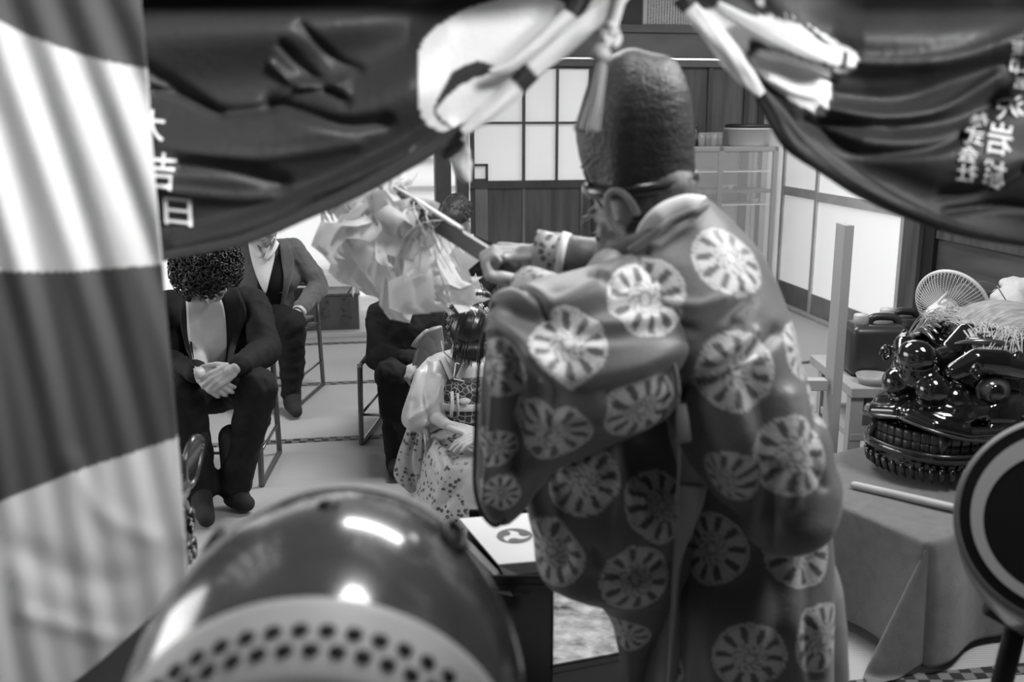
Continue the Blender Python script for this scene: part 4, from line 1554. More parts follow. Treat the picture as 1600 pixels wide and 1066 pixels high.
# hair ornaments
pearl = mat('pearl', 0.7, rough=0.2)
for cx, cy in ((722, 443), (741, 440)):
    s_ = 1 if cx > 730 else -1
    MB().prism([W(cx - 10, cy + 13, gy - 0.03), W(cx + 11, cy + 12, gy - 0.03), W(cx + 2 * s_, cy - 13, gy - 0.0)], (0, 0.012, 0)).build('folded_ribbon', mat('silver_cloth', 0.42, rough=0.4, noise=0.3, nscale=90), pg, smooth=False)
for cx, cy, n, r in ((735, 494, 7, 6), (752, 478, 5, 4), (760, 484, 5, 4), (762, 494, 5, 4), (703, 489, 5, 4), (700, 500, 4, 3), (699, 511, 4, 3), (702, 521, 4, 3), (706, 530, 4, 3), (697, 536, 4, 3)):
    f_ = MB()
    c = W(cx, cy, gy - 0.09)
    for k2 in range(n):
        t = 2 * PI * k2 / n
        f_.ell(c + Vector((math.cos(t), 0, math.sin(t))) * r * 0.0016, (r * 0.0009, 0.004, r * 0.0009), nu=8, nv=6)
    f_.ell(c + Vector((0, -0.004, 0)), r * 0.0009, nu=8, nv=6)
    f_.build('flower_ornament', pearl if n != 4 else mat('dull_bead', 0.2, rough=0.3), pg)
MB().tube([W(735 + 8 * math.cos(t), 495 + 12 * math.sin(t), gy - 0.095) for t in np.linspace(0, 2 * PI, 19)[:-1]], 0.0022, 6, closed=True).tube(
    [W(690, 533, gy - 0.0), W(693, 550, gy - 0.03), W(705, 562, gy - 0.06)], 0.003, 6).build('hair_cord', pearl, pg)
# small bag or amulet case tucked at the chest
MB().tube([W(712, 567, gy - 0.12), W(709, 590, gy - 0.14)], 0.0025, 6).tube([W(709, 592, gy - 0.14), W(726, 596, gy - 0.14)], 0.0025, 6).tube([W(713, 567, gy - 0.12), W(718, 569, gy - 0.12)], 0.0025, 6).build('clasp', pearl, pg)
# her chair: bent wood and tube armchair
ch = thing('armchair', 'low chair with a pale bent tube arm under the person in the kimono', 'chair', (J['pelvis'].x, J['pelvis'].y, 0))
pale_tube = mat('pale_tube', 0.25, rough=0.35, metal=0.3)
for px0, dx in ((664, 0), (812, 0)):
    pts = [W(px0 - 4, 668, gy + 0.18), W(px0 - 2, 664, gy + 0.05), W(px0, 667, gy - 0.1), W(px0 + 4, 690, gy - 0.18), W(px0 + 6, 740, gy - 0.18), W(px0 + 4, 800, gy - 0.17)]
    pts[-1].z = 0.0
    MB().tube([Vector(q) for q in spl(pts, 40)], 0.014, 12).build('arm', pale_tube, ch)
    e = pts[0]
    MB().tube([e, Vector((e.x, e.y + 0.02, 0.3)), Vector((e.x, e.y + 0.03, 0.0))], 0.014, 12).build('leg', pale_tube, ch)
sc_ = J['pelvis']
MB().box((sc_.x + 0.03, gy + 0.03, 0.30), (0.36, 0.30, 0.04)).build('seat', seat_m, ch, bevel=0.01, smooth=False)
# ============================================================ the priest
robe_m = mat_print('figured_silk', rough=0.48, bump=0.10, bscale=160, sheen=0.15, spec=0.4)
PY = 1.75
RB, MED = 0.115, 0.50
priest = thing('person', 'person in a silk robe with round white crests, seen from behind, holding out the wand', 'person', (W(1130, 700, PY).x, PY, 0))


def medallion(x, y):
    """grey of a round woven crest; x, y in -1..1"""
    r = np.hypot(x, y)
    a = np.arctan2(y, x)
    v = np.full(x.shape, MED)
    pet = (np.cos(a * 10) > 0.1 + 1.6 * np.abs(r - 0.68)) & (r > 0.46) & (r < 0.9)
    v = np.where(pet, 0.10, v)
    v = np.where((r > 0.16) & (r < 0.46) & (np.sin(a * 10 + r * 24) * np.sin(r * 46) > 0.15), 0.20, v)
    v = np.where((r > 0.12) & (r < 0.19), 0.22, v)
    v = np.where((r >= 0.9) & (np.sin(a * 44) > 0.2) & (r < 0.96), 0.22, v)
    return np.where(r < 1, v, RB)


def print_medallions(me, cs, base=RB):
    n = len(me.vertices)
    co = np.empty(n * 3)
    me.vertices.foreach_get('co', co)
    co = co.reshape(-1, 3)
    ink = np.full(n, base, float)
    bv = bvh_of(me)
    for c in cs:
        px, py, r = c[:3]
        d = ray(px, py).normalized()
        h = bv.ray_cast(Vector((0, 0, H)), d, 10)
        if h[0] is None:
            h = bv.find_nearest(W(px, py, PY - 0.1))
            if h[0] is None:
                continue
        p, no = h[0], h[1]
        if no.dot(d) > 0:
            no = -no
        # smooth the facing a little so that the print follows the cloth
        near = np.linalg.norm(co - np.array(p[:]), axis=1) < r * 0.7
        vn = np.empty(n * 3)
        me.vertex_normals.foreach_get('vector', vn)
        vn = vn.reshape(-1, 3)[near].mean(0) if near.any() else np.array(no[:])
        no = Vector(vn).normalized()
        if no.dot(d) > 0:
            no = -no
        u = Vector((0, 0, 1)).cross(no)
        u = u.normalized() if u.length > 1e-3 else Vector((1, 0, 0))
        w = no.cross(u)
        e = co - np.array(p[:])
        lx, ly = e @ np.array(u[:]) / r, e @ np.array(w[:]) / r
        lz = e @ np.array(no[:]) / r
        k = (np.hypot(lx, ly) < 1) & (np.abs(lz) < 1.0)
        ph = c[3] if len(c) > 3 else 0.3
        cx, sx = math.cos(ph), math.sin(ph)
        ink = np.where(k, medallion(lx * cx - ly * sx, lx * sx + ly * cx), ink)
    setink(me, ink)


fine = lambda co, a=0.0022, sc=34, seed=3: a * nz(co, sc, seed)
MR = 0.066

# back and far sleeve
rows = [(300, 1030, 1085, 1.80, 0.045), (312, 1008, 1108, 1.80, 0.07), (330, 985, 1128, 1.80, 0.10), (352, 955, 1150, 1.80, 0.13), (390, 930, 1184, 1.79, 0.16), (440, 935, 1210, 1.78, 0.18), (500, 965, 1232, 1.77, 0.19),
        (560, 1005, 1244, 1.76, 0.19), (610, 1030, 1262, 1.74, 0.19), (660, 1048, 1284, 1.72, 0.19), (705, 1068, 1294, 1.705, 0.185), (745, 1095, 1306, 1.69, 0.175), (785, 1128, 1300, 1.66, 0.155), (820, 1152, 1285, 1.63, 0.12), (848, 1176, 1250, 1.60, 0.06), (862, 1190, 1212, 1.585, 0.02)]


def d_back(x, y, no, co):
    f = no[:, 1] < 0.3
    c = creases(x, y, [
        ([(1055, 615), (1110, 585), (1170, 560), (1215, 520)], 12, -0.016), ([(1060, 590), (1120, 560), (1180, 520)], 9, 0.010),
        ([(1020, 500), (1090, 520), (1130, 500), (1165, 470)], 14, -0.014), ([(1040, 470), (1090, 478), (1130, 465)], 9, 0.009),
        ([(1060, 545), (1110, 530), (1150, 505)], 8, -0.009), ([(960, 380), (1000, 372), (1045, 348)], 8, 0.009), ([(950, 398), (1010, 392)], 7, -0.010),
        ([(1180, 600), (1200, 680), (1180, 760), (1160, 800)], 22, -0.022), ([(1235, 620), (1250, 700), (1235, 790)], 16, 0.012),
        ([(1100, 640), (1130, 720), (1180, 810)], 16, 0.010), ([(1215, 740), (1205, 800), (1198, 850)], 12, -0.018), ([(1280, 640), (1270, 700), (1288, 760)], 8, -0.008),
        ([(1080, 350), (1130, 400), (1180, 470)], 22, 0.004)])
    return np.where(f, c, 0) + fine(co)


me = loft(rows, 300, 220, exp=2.1, disp=d_back)
print_medallions(me, [(1143, 403, MR), (1008, 468, MR), (1150, 580, MR, 0.9), (1246, 548, MR * 0.8), (1247, 712, MR, 0.6), (1132, 752, MR * 0.75), (1290, 640, MR * 0.6)])
link('robe_back', me, robe_m, priest)

# near sleeve, a deep bag of cloth falling from the raised forearm
rows = [(402, 958, 1004, 1.70, 0.03), (416, 925, 1030, 1.69, 0.055), (436, 850, 1050, 1.67, 0.075), (456, 795, 1062, 1.66, 0.09), (480, 774, 1068, 1.65, 0.10), (520, 764, 1068, 1.64, 0.115), (565, 756, 1068, 1.64, 0.12),
        (610, 750, 1064, 1.65, 0.11), (650, 746, 1040, 1.66, 0.095), (690, 744, 960, 1.67, 0.075), (725, 743, 880, 1.67, 0.06), (765, 745, 840, 1.68, 0.05), (795, 752, 820, 1.68, 0.04), (815, 764, 800, 1.68, 0.02)]


def d_sleeve(x, y, no, co):
    f = no[:, 1] < 0.3
    c = creases(x, y, [
        ([(770, 470), (830, 462), (870, 478), (930, 450), (985, 415)], 14, 0.014), ([(800, 490), (870, 500), (950, 480), (1030, 470)], 18, -0.016),
        ([(780, 500), (830, 545), (870, 600), (850, 700)], 16, 0.018), ([(795, 560), (805, 640), (800, 740)], 12, -0.024),
        ([(775, 520), (778, 600), (770, 700), (762, 780)], 8, 0.016), ([(840, 560), (900, 590), (980, 575), (1055, 545)], 20, 0.016),
        ([(900, 520), (970, 520), (1040, 510)], 14, -0.018), ([(950, 620), (1010, 600), (1060, 590)], 12, -0.014), ([(860, 640), (940, 640), (1010, 600)], 18, 0.012),
        ([(810, 450), (840, 470), (850, 490)], 7, -0.012), ([(930, 430), (960, 450), (990, 440)], 8, -0.010)])
    return np.where(f, c, 0) + fine(co, 0.002, 30, 9)


me = loft(rows, 300, 230, exp=2.0, disp=d_sleeve)
print_medallions(me, [(1008, 468, MR), (888, 538, MR * 0.95), (862, 682, MR), (782, 575, MR * 0.75, 0.8), (1003, 640, MR), (775, 700, MR * 0.55), (782, 770, MR * 0.55)])
link('near_sleeve', me, robe_m, priest)
# dark piping edge down the sleeve opening
MB().tube([W(x, y, 1.63) for x, y in spl([(772, 470), (752, 540), (745, 620), (742, 700), (742, 760), (752, 800), (772, 822), (790, 812)], 50)], 0.0035, 8).build('sleeve_cord', black_matt, priest)

# near front panel of the robe
rows = [(560, 860, 1060, 1.84, 0.08), (620, 830, 1062, 1.83, 0.10), (700, 812, 1062, 1.81, 0.11), (780, 820, 1062, 1.75, 0.12), (840, 832, 1060, 1.75, 0.12), (885, 838, 1058, 1.75, 0.12), (906, 862, 1056, 1.76, 0.11), (925, 918, 1052, 1.77, 0.09), (960, 950, 1040, 1.78, 0.07),
        (1010, 964, 1012, 1.79, 0.05), (1080, 972, 1004, 1.80, 0.04), (1200, 976, 1000, 1.80, 0.03)]
me = loft(rows, 260, 230, exp=2.3, disp=lambda x, y, no, co: np.where(no[:, 1] < 0.3, creases(x, y, [
    ([(880, 640), (860, 740), (880, 880)], 14, -0.014), ([(950, 660), (960, 760), (940, 880)], 18, 0.012), ([(1000, 700), (985, 800), (1000, 900)], 12, -0.012), ([(930, 860), (980, 900), (1040, 880)], 12, -0.010)]), 0) + fine(co, 0.002, 24, 12))
print_medallions(me, [(912, 752, MR), (1035, 790, MR, 0.8), (862, 862, MR, 0.5), (992, 905, MR, 0.2), (975, 990, MR * 0.7)])
link('front_panel', me, robe_m, priest)

# back skirt of the robe
rows = [(600, 1055, 1240, 1.84, 0.12), (700, 1060, 1275, 1.84, 0.14), (780, 1062, 1288, 1.83, 0.15), (850, 1056, 1294, 1.81, 0.155), (920, 1050, 1294, 1.77, 0.16), (1000, 1044, 1294, 1.77, 0.16), (1066, 1036, 1294, 1.77, 0.16), (1180, 1020, 1300, 1.77, 0.16), (1250, 1018, 1304, 1.77, 0.16)]
me = loft(rows, 300, 240, exp=2.4, disp=lambda x, y, no, co: np.where(no[:, 1] < 0.3, creases(x, y, [
    ([(1200, 860), (1215, 950), (1205, 1060)], 18, -0.012), ([(1120, 900), (1110, 1000), (1125, 1080)], 16, 0.010), ([(1270, 820), (1262, 950), (1275, 1060)], 12, -0.012), ([(1075, 800), (1065, 900), (1058, 1060)], 9, -0.014)]), 0) + fine(co, 0.002, 24, 15))
print_medallions(me, [(1112, 857, MR, 0.4), (1252, 862, MR), (1172, 1030, MR, 0.7), (1288, 1000, MR), (1042, 1040, MR * 0.9)])
link('back_skirt', me, robe_m, priest)
# pale lining shown at the slit, hip tie
lin = mat('pale_lining', 0.26, rough=0.6)
me = loft([(758, 1060, 1102, 1.60, 0.012), (790, 1058, 1096, 1.595, 0.012), (830, 1055, 1082, 1.595, 0.012), (880, 1052, 1064, 1.60, 0.010), (960, 1048, 1056, 1.605, 0.006), (1066, 1042, 1048, 1.61, 0.005)], 40, 40)
link('slit_lining', me, lin, priest)
MB().tube([W(1064, 632, 1.58), W(1066, 660, 1.575), W(1068, 690, 1.575)], [0.008, 0.012, 0.014], 12, fdir=(0, 1, 0), flat=0.5).build('hip_tie', lin, priest)
MB().tube([W(x, y, 1.565) for x, y in spl([(1040, 536), (1050, 560), (1058, 590), (1060, 620)], 14)], 0.0035, 8).build('seam_cord', mat('seam_cord', 0.2, rough=0.6), priest)
MB().tube([W(x, y, 1.585) for x, y in spl([(1060, 622), (1061, 680), (1060, 740), (1056, 800)], 14)], 0.0025, 8).build('slit_edge', lin, priest)
MB().tube([W(1148, 577, 1.545), W(1165, 568, 1.545), W(1182, 556, 1.55)], 0.004, 8).build('crest_knot', mat('white_cord', 0.6, rough=0.6), priest)

# pale divided trousers
me = loft([(820, 1010, 1285, 1.84, 0.11), (900, 1000, 1302, 1.84, 0.13), (960, 990, 1310, 1.84, 0.14), (1066, 984, 1321, 1.84, 0.16), (1200, 975, 1335, 1.84, 0.18), (1340, 965, 1345, 1.84, 0.2)], 120, 80, exp=2.6,
          disp=lambda x, y, no, co: 0.008 * np.sin(co[:, 0] * 90) + fine(co))
for v in me.vertices:
    v.co.z = max(v.co.z, 0.004)
link('trousers', me, mat('pale_trousers', 0.27, rough=0.7), priest)

# body: head, neck, arms, hands in one
hf = Vector((-0.72, 0.62, -0.38)).normalized()
HCt = W(1000, 322, 1.80)
mb = MB()
L, B = head(mb, HCt, hf, (0, 0, 1), 0.98)
SHL, SHR = W(960, 430, 1.72), W(1120, 410, 1.92)
mb.chain([HCt + B @ Vector((0, -0.045, -0.05)), W(1055, 372, 1.82)], [0.056, 0.062])
mb.chain([W(1055, 372, 1.82), W(1080, 480, 1.82), W(1090, 640, 1.82), W(1110, 800, 1.84)], [0.08, 0.10, 0.10, 0.11])
for q in (-1, 1):
    mb.chain([W(1110, 800, 1.84) + Vector((0.08 * q, 0, 0)), Vector((W(1110, 800, 1.84).x + 0.09 * q, 1.85, 0.45)), Vector((W(1110, 800, 1.84).x + 0.09 * q, 1.85, 0.07)), Vector((W(1110, 800, 1.84).x + 0.09 * q - 0.06, 1.97, 0.04))], [0.08, 0.055, 0.036, 0.032])
er = [L(-(0.084 + 0.020 * math.sin((t + 1.4) / 5 * PI)), -0.022 + 0.026 * math.cos(t), -0.016 + 0.044 * math.sin(t)) for t in np.linspace(-1.5, 3.4, 14)]
mb.tube(er, 0.0075, 10)
mb.ell(L(-0.080, -0.014, -0.006), (0.007, 0.020, 0.032), B)
mb.ell(L(-0.084, -0.004, -0.042), (0.008, 0.010, 0.012), B)
wrR_, wrL_ = W(842, 398, 1.98), W(828, 448, 1.90)
mb.chain([W(1060, 400, 1.84), SHR, W(985, 415, 1.98), wrR_], [0.07, 0.05, 0.042, 0.025])
mb.chain([W(1040, 420, 1.80), SHL, W(900, 500, 1.74), wrL_], [0.07, 0.05, 0.042, 0.025])
wand_d = (W(660, 345, 2.20) - W(772, 402, 1.99)).normalized()
hand(mb, wrR_, d=Vector((-0.97, 0.12, 0.02)), n=Vector((0.0, 0.35, -0.9)), thumb=-1, curl=(1.3, 1.3, 1.3, 1.3), s=0.95, tcurl=0.25, spread=0.02, tdir=Vector((-0.92, -0.1, -0.22)))
hand(mb, wrL_, d=Vector((-0.88, 0.25, 0.18)), n=Vector((0.2, 0.2, 0.95)), thumb=1, curl=(1.3, 1.3, 1.3, 1.3), s=0.95, tcurl=0.3, spread=0.02)
me = blob(mb, 0.0042, 4, name='body')
body_p = link('body', me, mat('priest_skin', 0.33, rough=0.5, noise=0.05, nscale=14, bump=0.05), priest)  # one even skin grey, a little darker than on the seated figures

# cropped grey hair below the hat
hm = MB()
hm.ell(HCt + B @ Vector((0, -0.042, 0.005)), (0.0755, 0.074, 0.065), B, 24, 16)
hm.ell(HCt + B @ Vector((0.004, -0.072, -0.015)), (0.058, 0.040, 0.05), B, 24, 16)
me = blob(hm, 0.006, 4, name='hair')
wrinkle(me, lambda co: 0.0012 * nz(co, 300, 5))
link('hair', me, mat('grey_hair', 0.13, rough=0.6, noise=0.6, nscale=120, stretch=(1, 1, 0.3)), priest)
# glasses
gl = MB()
for sx in (-1, 1):
    gl.tube([L(sx * 0.031 + 0.023 * math.cos(t), 0.098, -0.002 + 0.018 * math.sin(t)) for t in np.linspace(0, 2 * PI, 21)[:-1]], 0.0013, 6, closed=True)
    gl.tube([L(sx * 0.054, 0.098, 0.004), L(sx * 0.080, 0.03, 0.006), L(sx * 0.082, -0.015, 0.004)], 0.0013, 6)
gl.tube([L(-0.009, 0.100, 0.002), L(0.009, 0.100, 0.002)], 0.0013, 6)
gl.build('glasses', alum, priest)

# white under collar and robe collar
col_pts = [(1004, 366), (1018, 344), (1044, 322), (1075, 311), (1100, 312)]
cw = MB()
cw.tube([W(x, y, yy) for (x, y), yy in zip(spl([(1002, 378), (1014, 356), (1038, 334), (1070, 320), (1098, 318)], 24), np.interp(np.linspace(0, 1, 24), [0, 0.4, 0.8, 1], [1.71, 1.68, 1.71, 1.78]))],
        [0.014 + 0.005 * math.sin(PI * t) for t in np.linspace(0, 1, 24)], 14, fdir=(0, 1, 0), flat=0.5)
cw.build('white_collar', mat('white_cotton', 0.8, rough=0.8), priest)
cw = MB()
cw.tube([W(x, y, yy) for (x, y), yy in zip(spl([(985, 392), (1012, 374), (1044, 350), (1080, 332), (1108, 322)], 24), np.interp(np.linspace(0, 1, 24), [0, 0.4, 0.8, 1], [1.68, 1.655, 1.68, 1.76]))],
        [0.008] * 24, 12, fdir=(0, 1, 0), flat=0.6)
me = cw.mesh('robe_collar')
setink(me, np.full(len(me.vertices), RB * 1.5))
link('robe_collar', me, robe_m, priest)

# far sleeve with white edge and patterned cuff
fm = MB()
fm.tube([W(1010, 420, 1.90), W(960, 412, 1.95), W(915, 408, 1.96), W(880, 402, 1.97)], [0.075, 0.05, 0.047, 0.046], 40)
me = fm.mesh('far_sleeve')
setink(me, np.full(len(me.vertices), RB * 1.1))
link('far_sleeve', me, robe_m, priest)
MB().tube([W(886, 403, 1.965), W(874, 401, 1.968)], [0.049, 0.051], 32).build('sleeve_band', M['white_cotton'], priest)
cuff = mat_pattern('cuff_brocade', 0.42, 0.10, 60, rough=0.5, thresh=0.32)
MB().tube([W(876, 401, 1.97), W(858, 399, 1.975), W(838, 397, 1.98)], [0.047, 0.046, 0.049], 32, cap=True).build('cuff', cuff, priest, label='patterned brocade cuff')
MB().tube([W(884, 490, 1.74), W(850, 462, 1.82), W(826, 449, 1.88)], [0.06, 0.047, 0.042], 32, cap=True).build('cuff', cuff, priest, label='patterned brocade cuff')
# little knotted tie at the shoulder
kt = MB()
for (x, y, r) in ((938, 372, 0.010), (950, 380, 0.012), (944, 392, 0.011), (956, 398, 0.010), (934, 400, 0.009)):
    kt.ell(W(x, y, 1.80), r, nu=10, nv=8)
kt.tube([W(930, 404, 1.80), W(950, 412, 1.79), W(968, 408, 1.78)], 0.006, 8)
link('shoulder_knot', blob(kt, 0.003, 2, name='shoulder_knot'), M['cuff_brocade'], priest)

# tall hat
hat_m = mat('hat_paper', 0.055, rough=0.45, spec=0.5, bump=0.25, bscale=150, coat=0.0)
rows = [(84, 990, 1024, 1.80, 0.008), (87, 962, 1042, 1.80, 0.028), (95, 945, 1055, 1.80, 0.05), (112, 930, 1066, 1.80, 0.068), (140, 916, 1076, 1.80, 0.082), (175, 905, 1081, 1.80, 0.09), (205, 899, 1084, 1.80, 0.092), (240, 904, 1085, 1.80, 0.092), (268, 911, 1086, 1.80, 0.092), (284, 917, 1086, 1.80, 0.092)]


def d_hat(x, y, no, co):
    e = 985 - 0.09 * (y - 100)
    c = np.where(no[:, 1] < 0.2, 0.010 * np.exp(-((x - e) / 26) ** 2), 0) + 0.0006 * nz(co, 120, 6) + 0.0008 * nz(co * np.array([0.4, 1, 2.4]), 60, 8)
    return c


me = loft(rows, 200, 130, exp=2.0, disp=d_hat)
co = np.array([v.co[:] for v in me.vertices])
x, y = pxarr(co)
for v, px in zip(me.vertices, x):                       # the brim runs lower at the front of the head than at the nape
    k = min(1, max(0, (HCt.z + 0.115 - v.co.z) / 0.06 + 0.4))
hat_o = thing('hat', 'tall black lacquered paper hat with rounded top, worn by the person in the patterned robe', 'hat', W(1000, 280, 1.80))
hb = link('crown', me, hat_m, hat_o)
# brim: rolled band around the base, tilted down to the left
bpts = []
c0 = W(1001, 282, 1.80)
a_ = 85 * mpp(c0)
for t in np.linspace(0, 2 * PI, 65)[:-1]:
    bpts.append(c0 + Vector((a_ * math.cos(t), 0.094 * math.sin(t), 0.012 * math.cos(t) - 0.004 + 0.006 * math.sin(t))))
MB().tube(bpts, 0.0075, 12, closed=True, fdir=(0, 0, 1), flat=1.6).build('brim', mat('hat_band', 0.04, rough=0.25, coat=0.4), hat_o)
MB().tube([W(912, 268, 1.76), W(925, 300, 1.76), W(955, 345, 1.79)], 0.0022, 6).tube([W(908, 262, 1.76), W(922, 250, 1.74)], 0.0022, 6).build('chin_cord', black_matt, hat_o)

# ============================================================ paper wand
wand = thing('purification_wand', 'wooden wand with many white paper streamers, held out over the bowed heads', 'wand', W(700, 370, 2.12))
wa, wb = W(572, 280, 2.32), W(808, 428, 1.945)
dv = (wb - wa).normalized()
sd = Vector((0, 0, 1)).cross(dv).normalized()
up = dv.cross(sd)
rot = Matrix((dv, sd, up)).transposed()
L_ = (wb - wa).length
MB().box((wa + wb) / 2, (L_, 0.018, 0.034), rot).build('stick', mat('stick_wood', 0.07, rough=0.45, noise=0.3, nscale=12), wand, smooth=False, bevel=0.003)
paper_w = mat('white_paper', 0.88, rough=0.75)
nt = paper_w.node_tree
tr_ = nt.nodes.new('ShaderNodeBsdfTranslucent')
tr_.inputs['Color'].default_value = (0.7, 0.7, 0.7, 1)
mx = nt.nodes.new('ShaderNodeMixShader')
mx.inputs[0].default_value = 0.3
nt.links.new(nt.nodes['Principled BSDF'].outputs[0], mx.inputs[1])
nt.links.new(tr_.outputs[0], mx.inputs[2])
nt.links.new(mx.outputs[0], nt.nodes['Material Output'].inputs['Surface'])
ends = spl([(498, 330), (505, 385), (528, 425), (548, 455), (590, 470), (612, 500), (650, 492), (690, 486), (716, 492), (742, 478), (722, 440)], 300)
rs = random.Random(11)


def strip(p0, p1, bend, w, tw, n=22, seed=0):
    q = random.Random(seed)
    m = (p0 + p1) / 2 + bend
    P = []
    prev = None
    ph = q.uniform(0, 6)
    for i in range(n):
        t = i / (n - 1)
        c = p0 * (1 - t) ** 2 + m * 2 * t * (1 - t) + p1 * t * t
        tg = ((m - p0) * (1 - t) + (p1 - m) * t).normalized()
        a = tw * t + 0.5 * math.sin(5 * t + ph)
        side = tg.cross(Vector((0, -1, 0.25))).normalized()
        side = Matrix.Rotation(a, 3, tg) @ side
        nn = tg.cross(side)
        c = c + nn * 0.008 * math.sin(9 * t + ph)
        # zigzag steps of the folded paper
        zz = (w * 0.32) * (1 if int(t * 4 + q.random() * 0.001) % 2 else -1) * min(1, t * 3)
        ww = w * (0.45 + 0.55 * min(1, t * 2.2))
        P.append([c + side * (zz + ww * u) + nn * 0.006 * math.sin(u * 5) for u in (-0.5, -0.17, 0.17, 0.5)])
    return MB().grid(P)


for i in range(62):
    f = i / 61
    src = wa.lerp(wb, rs.uniform(0.02, 0.40)) + Vector((0, rs.uniform(-0.01, 0.01), 0.012))
    k = int(min(299, max(0, (f + rs.uniform(-0.07, 0.07)) * 299)))
    ex, ey = ends[k]
    pull = rs.choice([0.0, 0.02, 0.12, 0.28, 0.45])
    ex = ex + (640 - ex) * pull
    ey = ey + (360 - ey) * pull
    dy = 2.12 + 0.38 * rs.random()
    e = W(ex, ey, dy)
    b = Vector((rs.uniform(-0.02, 0.03), rs.uniform(-0.06, 0.02), 0.05 + 0.07 * rs.random() - 0.04 * f))
    strip(src, e, b, rs.choice([0.026, 0.036, 0.046, 0.056]), rs.uniform(-0.5, 0.5), seed=i).build('paper_streamer', paper_w, wand)
# streamers thrown up and back along the stick
for i in range(16):
    src = wa.lerp(wb, rs.uniform(0.0, 0.35))
    e = W(rs.uniform(520, 640), rs.uniform(262, 330), 2.2 + 0.25 * rs.random())
    strip(src, e, Vector((-0.02, -0.02, 0.05 * rs.random())), rs.uniform(0.025, 0.042), rs.uniform(-0.6, 0.6), seed=200 + i).build('paper_streamer', paper_w, wand)
hp = MB()
for i in range(26):
    src = wa.lerp(wb, rs.uniform(0.25, 0.62)) + up * 0.018
    ex, ey = ends[int(rs.uniform(150, 299))]
    e = W(ex - 40 * rs.random(), ey - 90 * rs.random(), 2.1 + 0.2 * rs.random())
    m = (src + e) / 2 + Vector((-0.05, -0.03, 0.07))
    hp.tube([src * (1 - t) ** 2 + m * 2 * t * (1 - t) + e * t * t for t in np.linspace(0, 1, 10)], 0.0014, 4, cap=False)
for i in range(40):
    src = wa.lerp(wb, 0.05 * i / 40) + up * 0.019
    e = wa.lerp(wb, 0.62 + 0.01 * (i % 5)) + up * (0.019 + 0.001 * (i % 4)) + sd * rs.uniform(-0.006, 0.006)
    hp.tube([src, src.lerp(e, 0.5) + up * 0.004, e], 0.0015, 4, cap=False)
hp.build('hemp_fibres', mat('hemp', 0.8, rough=0.6), wand, kind='stuff')
# ============================================================ barrel drum in front
drum_wood = mat('drum_wood', 0.045, rough=0.2, noise=0.35, nscale=5, coat=0.55, spec=0.5, stretch=(1, 0.3, 1), bump=0.05, bscale=14)
hide = mat('drum_hide', 0.42, rough=0.5, noise=0.12, nscale=12)
hide_d = mat('shaded_head_hide', 0.17, rough=0.55, noise=0.15, nscale=8)  # same hide as the collar; the head's shade is put into a darker grey


def frame_axis(p, q):
    z = (q - p).normalized()
    x = Vector((0, 0, 1)).cross(z).normalized()
    y = z.cross(x)
    m = Matrix((x, y, z)).transposed().to_4x4()
    m.translation = p
    return m


def barrel(t, T, Rf, Rm, Ln, tacks, coll=0.065):
    prof = []
    for i in range(41):
        u = i / 40
        prof.append((Rf + (Rm - Rf) * math.sin(PI * u) ** 0.85, Ln * u))
    MB().lathe([(p[0] - 0.004, p[1]) for p in prof], T, 96).build('body', drum_wood, t)
    for s_ in (0, 1):
        pr = []
        for i in range(9):
            u = (coll if s_ == 0 else 0.022) * i / 8
            r = Rf + (Rm - Rf) * math.sin(PI * u / Ln) ** 0.85 + 0.0025
            pr.append((r, u if s_ == 0 else Ln - u))
        pr = [(Rf - 0.012, -0.004 if s_ == 0 else Ln + 0.004), (Rf - 0.001, -0.003 if s_ == 0 else Ln + 0.003)] + pr + [(pr[-1][0] - 0.004, pr[-1][1])]
        MB().lathe(pr, T, 96, cap=False).build('hide_collar', hide, t)
        z = -0.004 if s_ == 0 else Ln + 0.004
        MB().lathe([(0.0005, z), (Rf * 0.5, z), (Rf - 0.011, z)], T, 96, cap=False).build('drum_head', hide_d, t, solid=0.003)
    tk = []
    for row in range(2):
        u = 0.020 + row * 0.019
        for i in range(tacks):
            a = 2 * PI * (i + 0.5 * row) / tacks
            r = Rf + (Rm - Rf) * math.sin(PI * u / Ln) ** 0.85 + 0.003
            tk.append((T @ Vector((r * math.cos(a), r * math.sin(a), u)), (T.to_3x3() @ Vector((math.cos(a), math.sin(a), 0))).normalized(), a))
    return tk


tackm = mat('iron_tack', 0.012, rough=0.35, metal=0.5)
drum = thing('barrel_drum', 'glossy wooden barrel drum with two rows of black tacks on its pale hide edge', 'drum', (W(500, 1000, 1.0).x, 1.03, 0.0))
p = Vector((-0.175, 0.725, 0.898))
q = Vector((-0.202, 1.125, 0.905))
T = frame_axis(p, q)
Ln = (q - p).length
DRF, DRM = 0.160, 0.207
tk = barrel(drum, T, DRF, DRM, Ln, 50, 0.075)
tk.sort(key=lambda e: -e[1].z)
proto = None
for i, (c, n, a) in enumerate(tk[:100]):
    r = n.to_track_quat('Z', 'Y').to_matrix()
    mb_ = MB().ell(c, (0.0078, 0.0078, 0.0055), r, 10, 6)
    mb_.build('tack', tackm, drum)
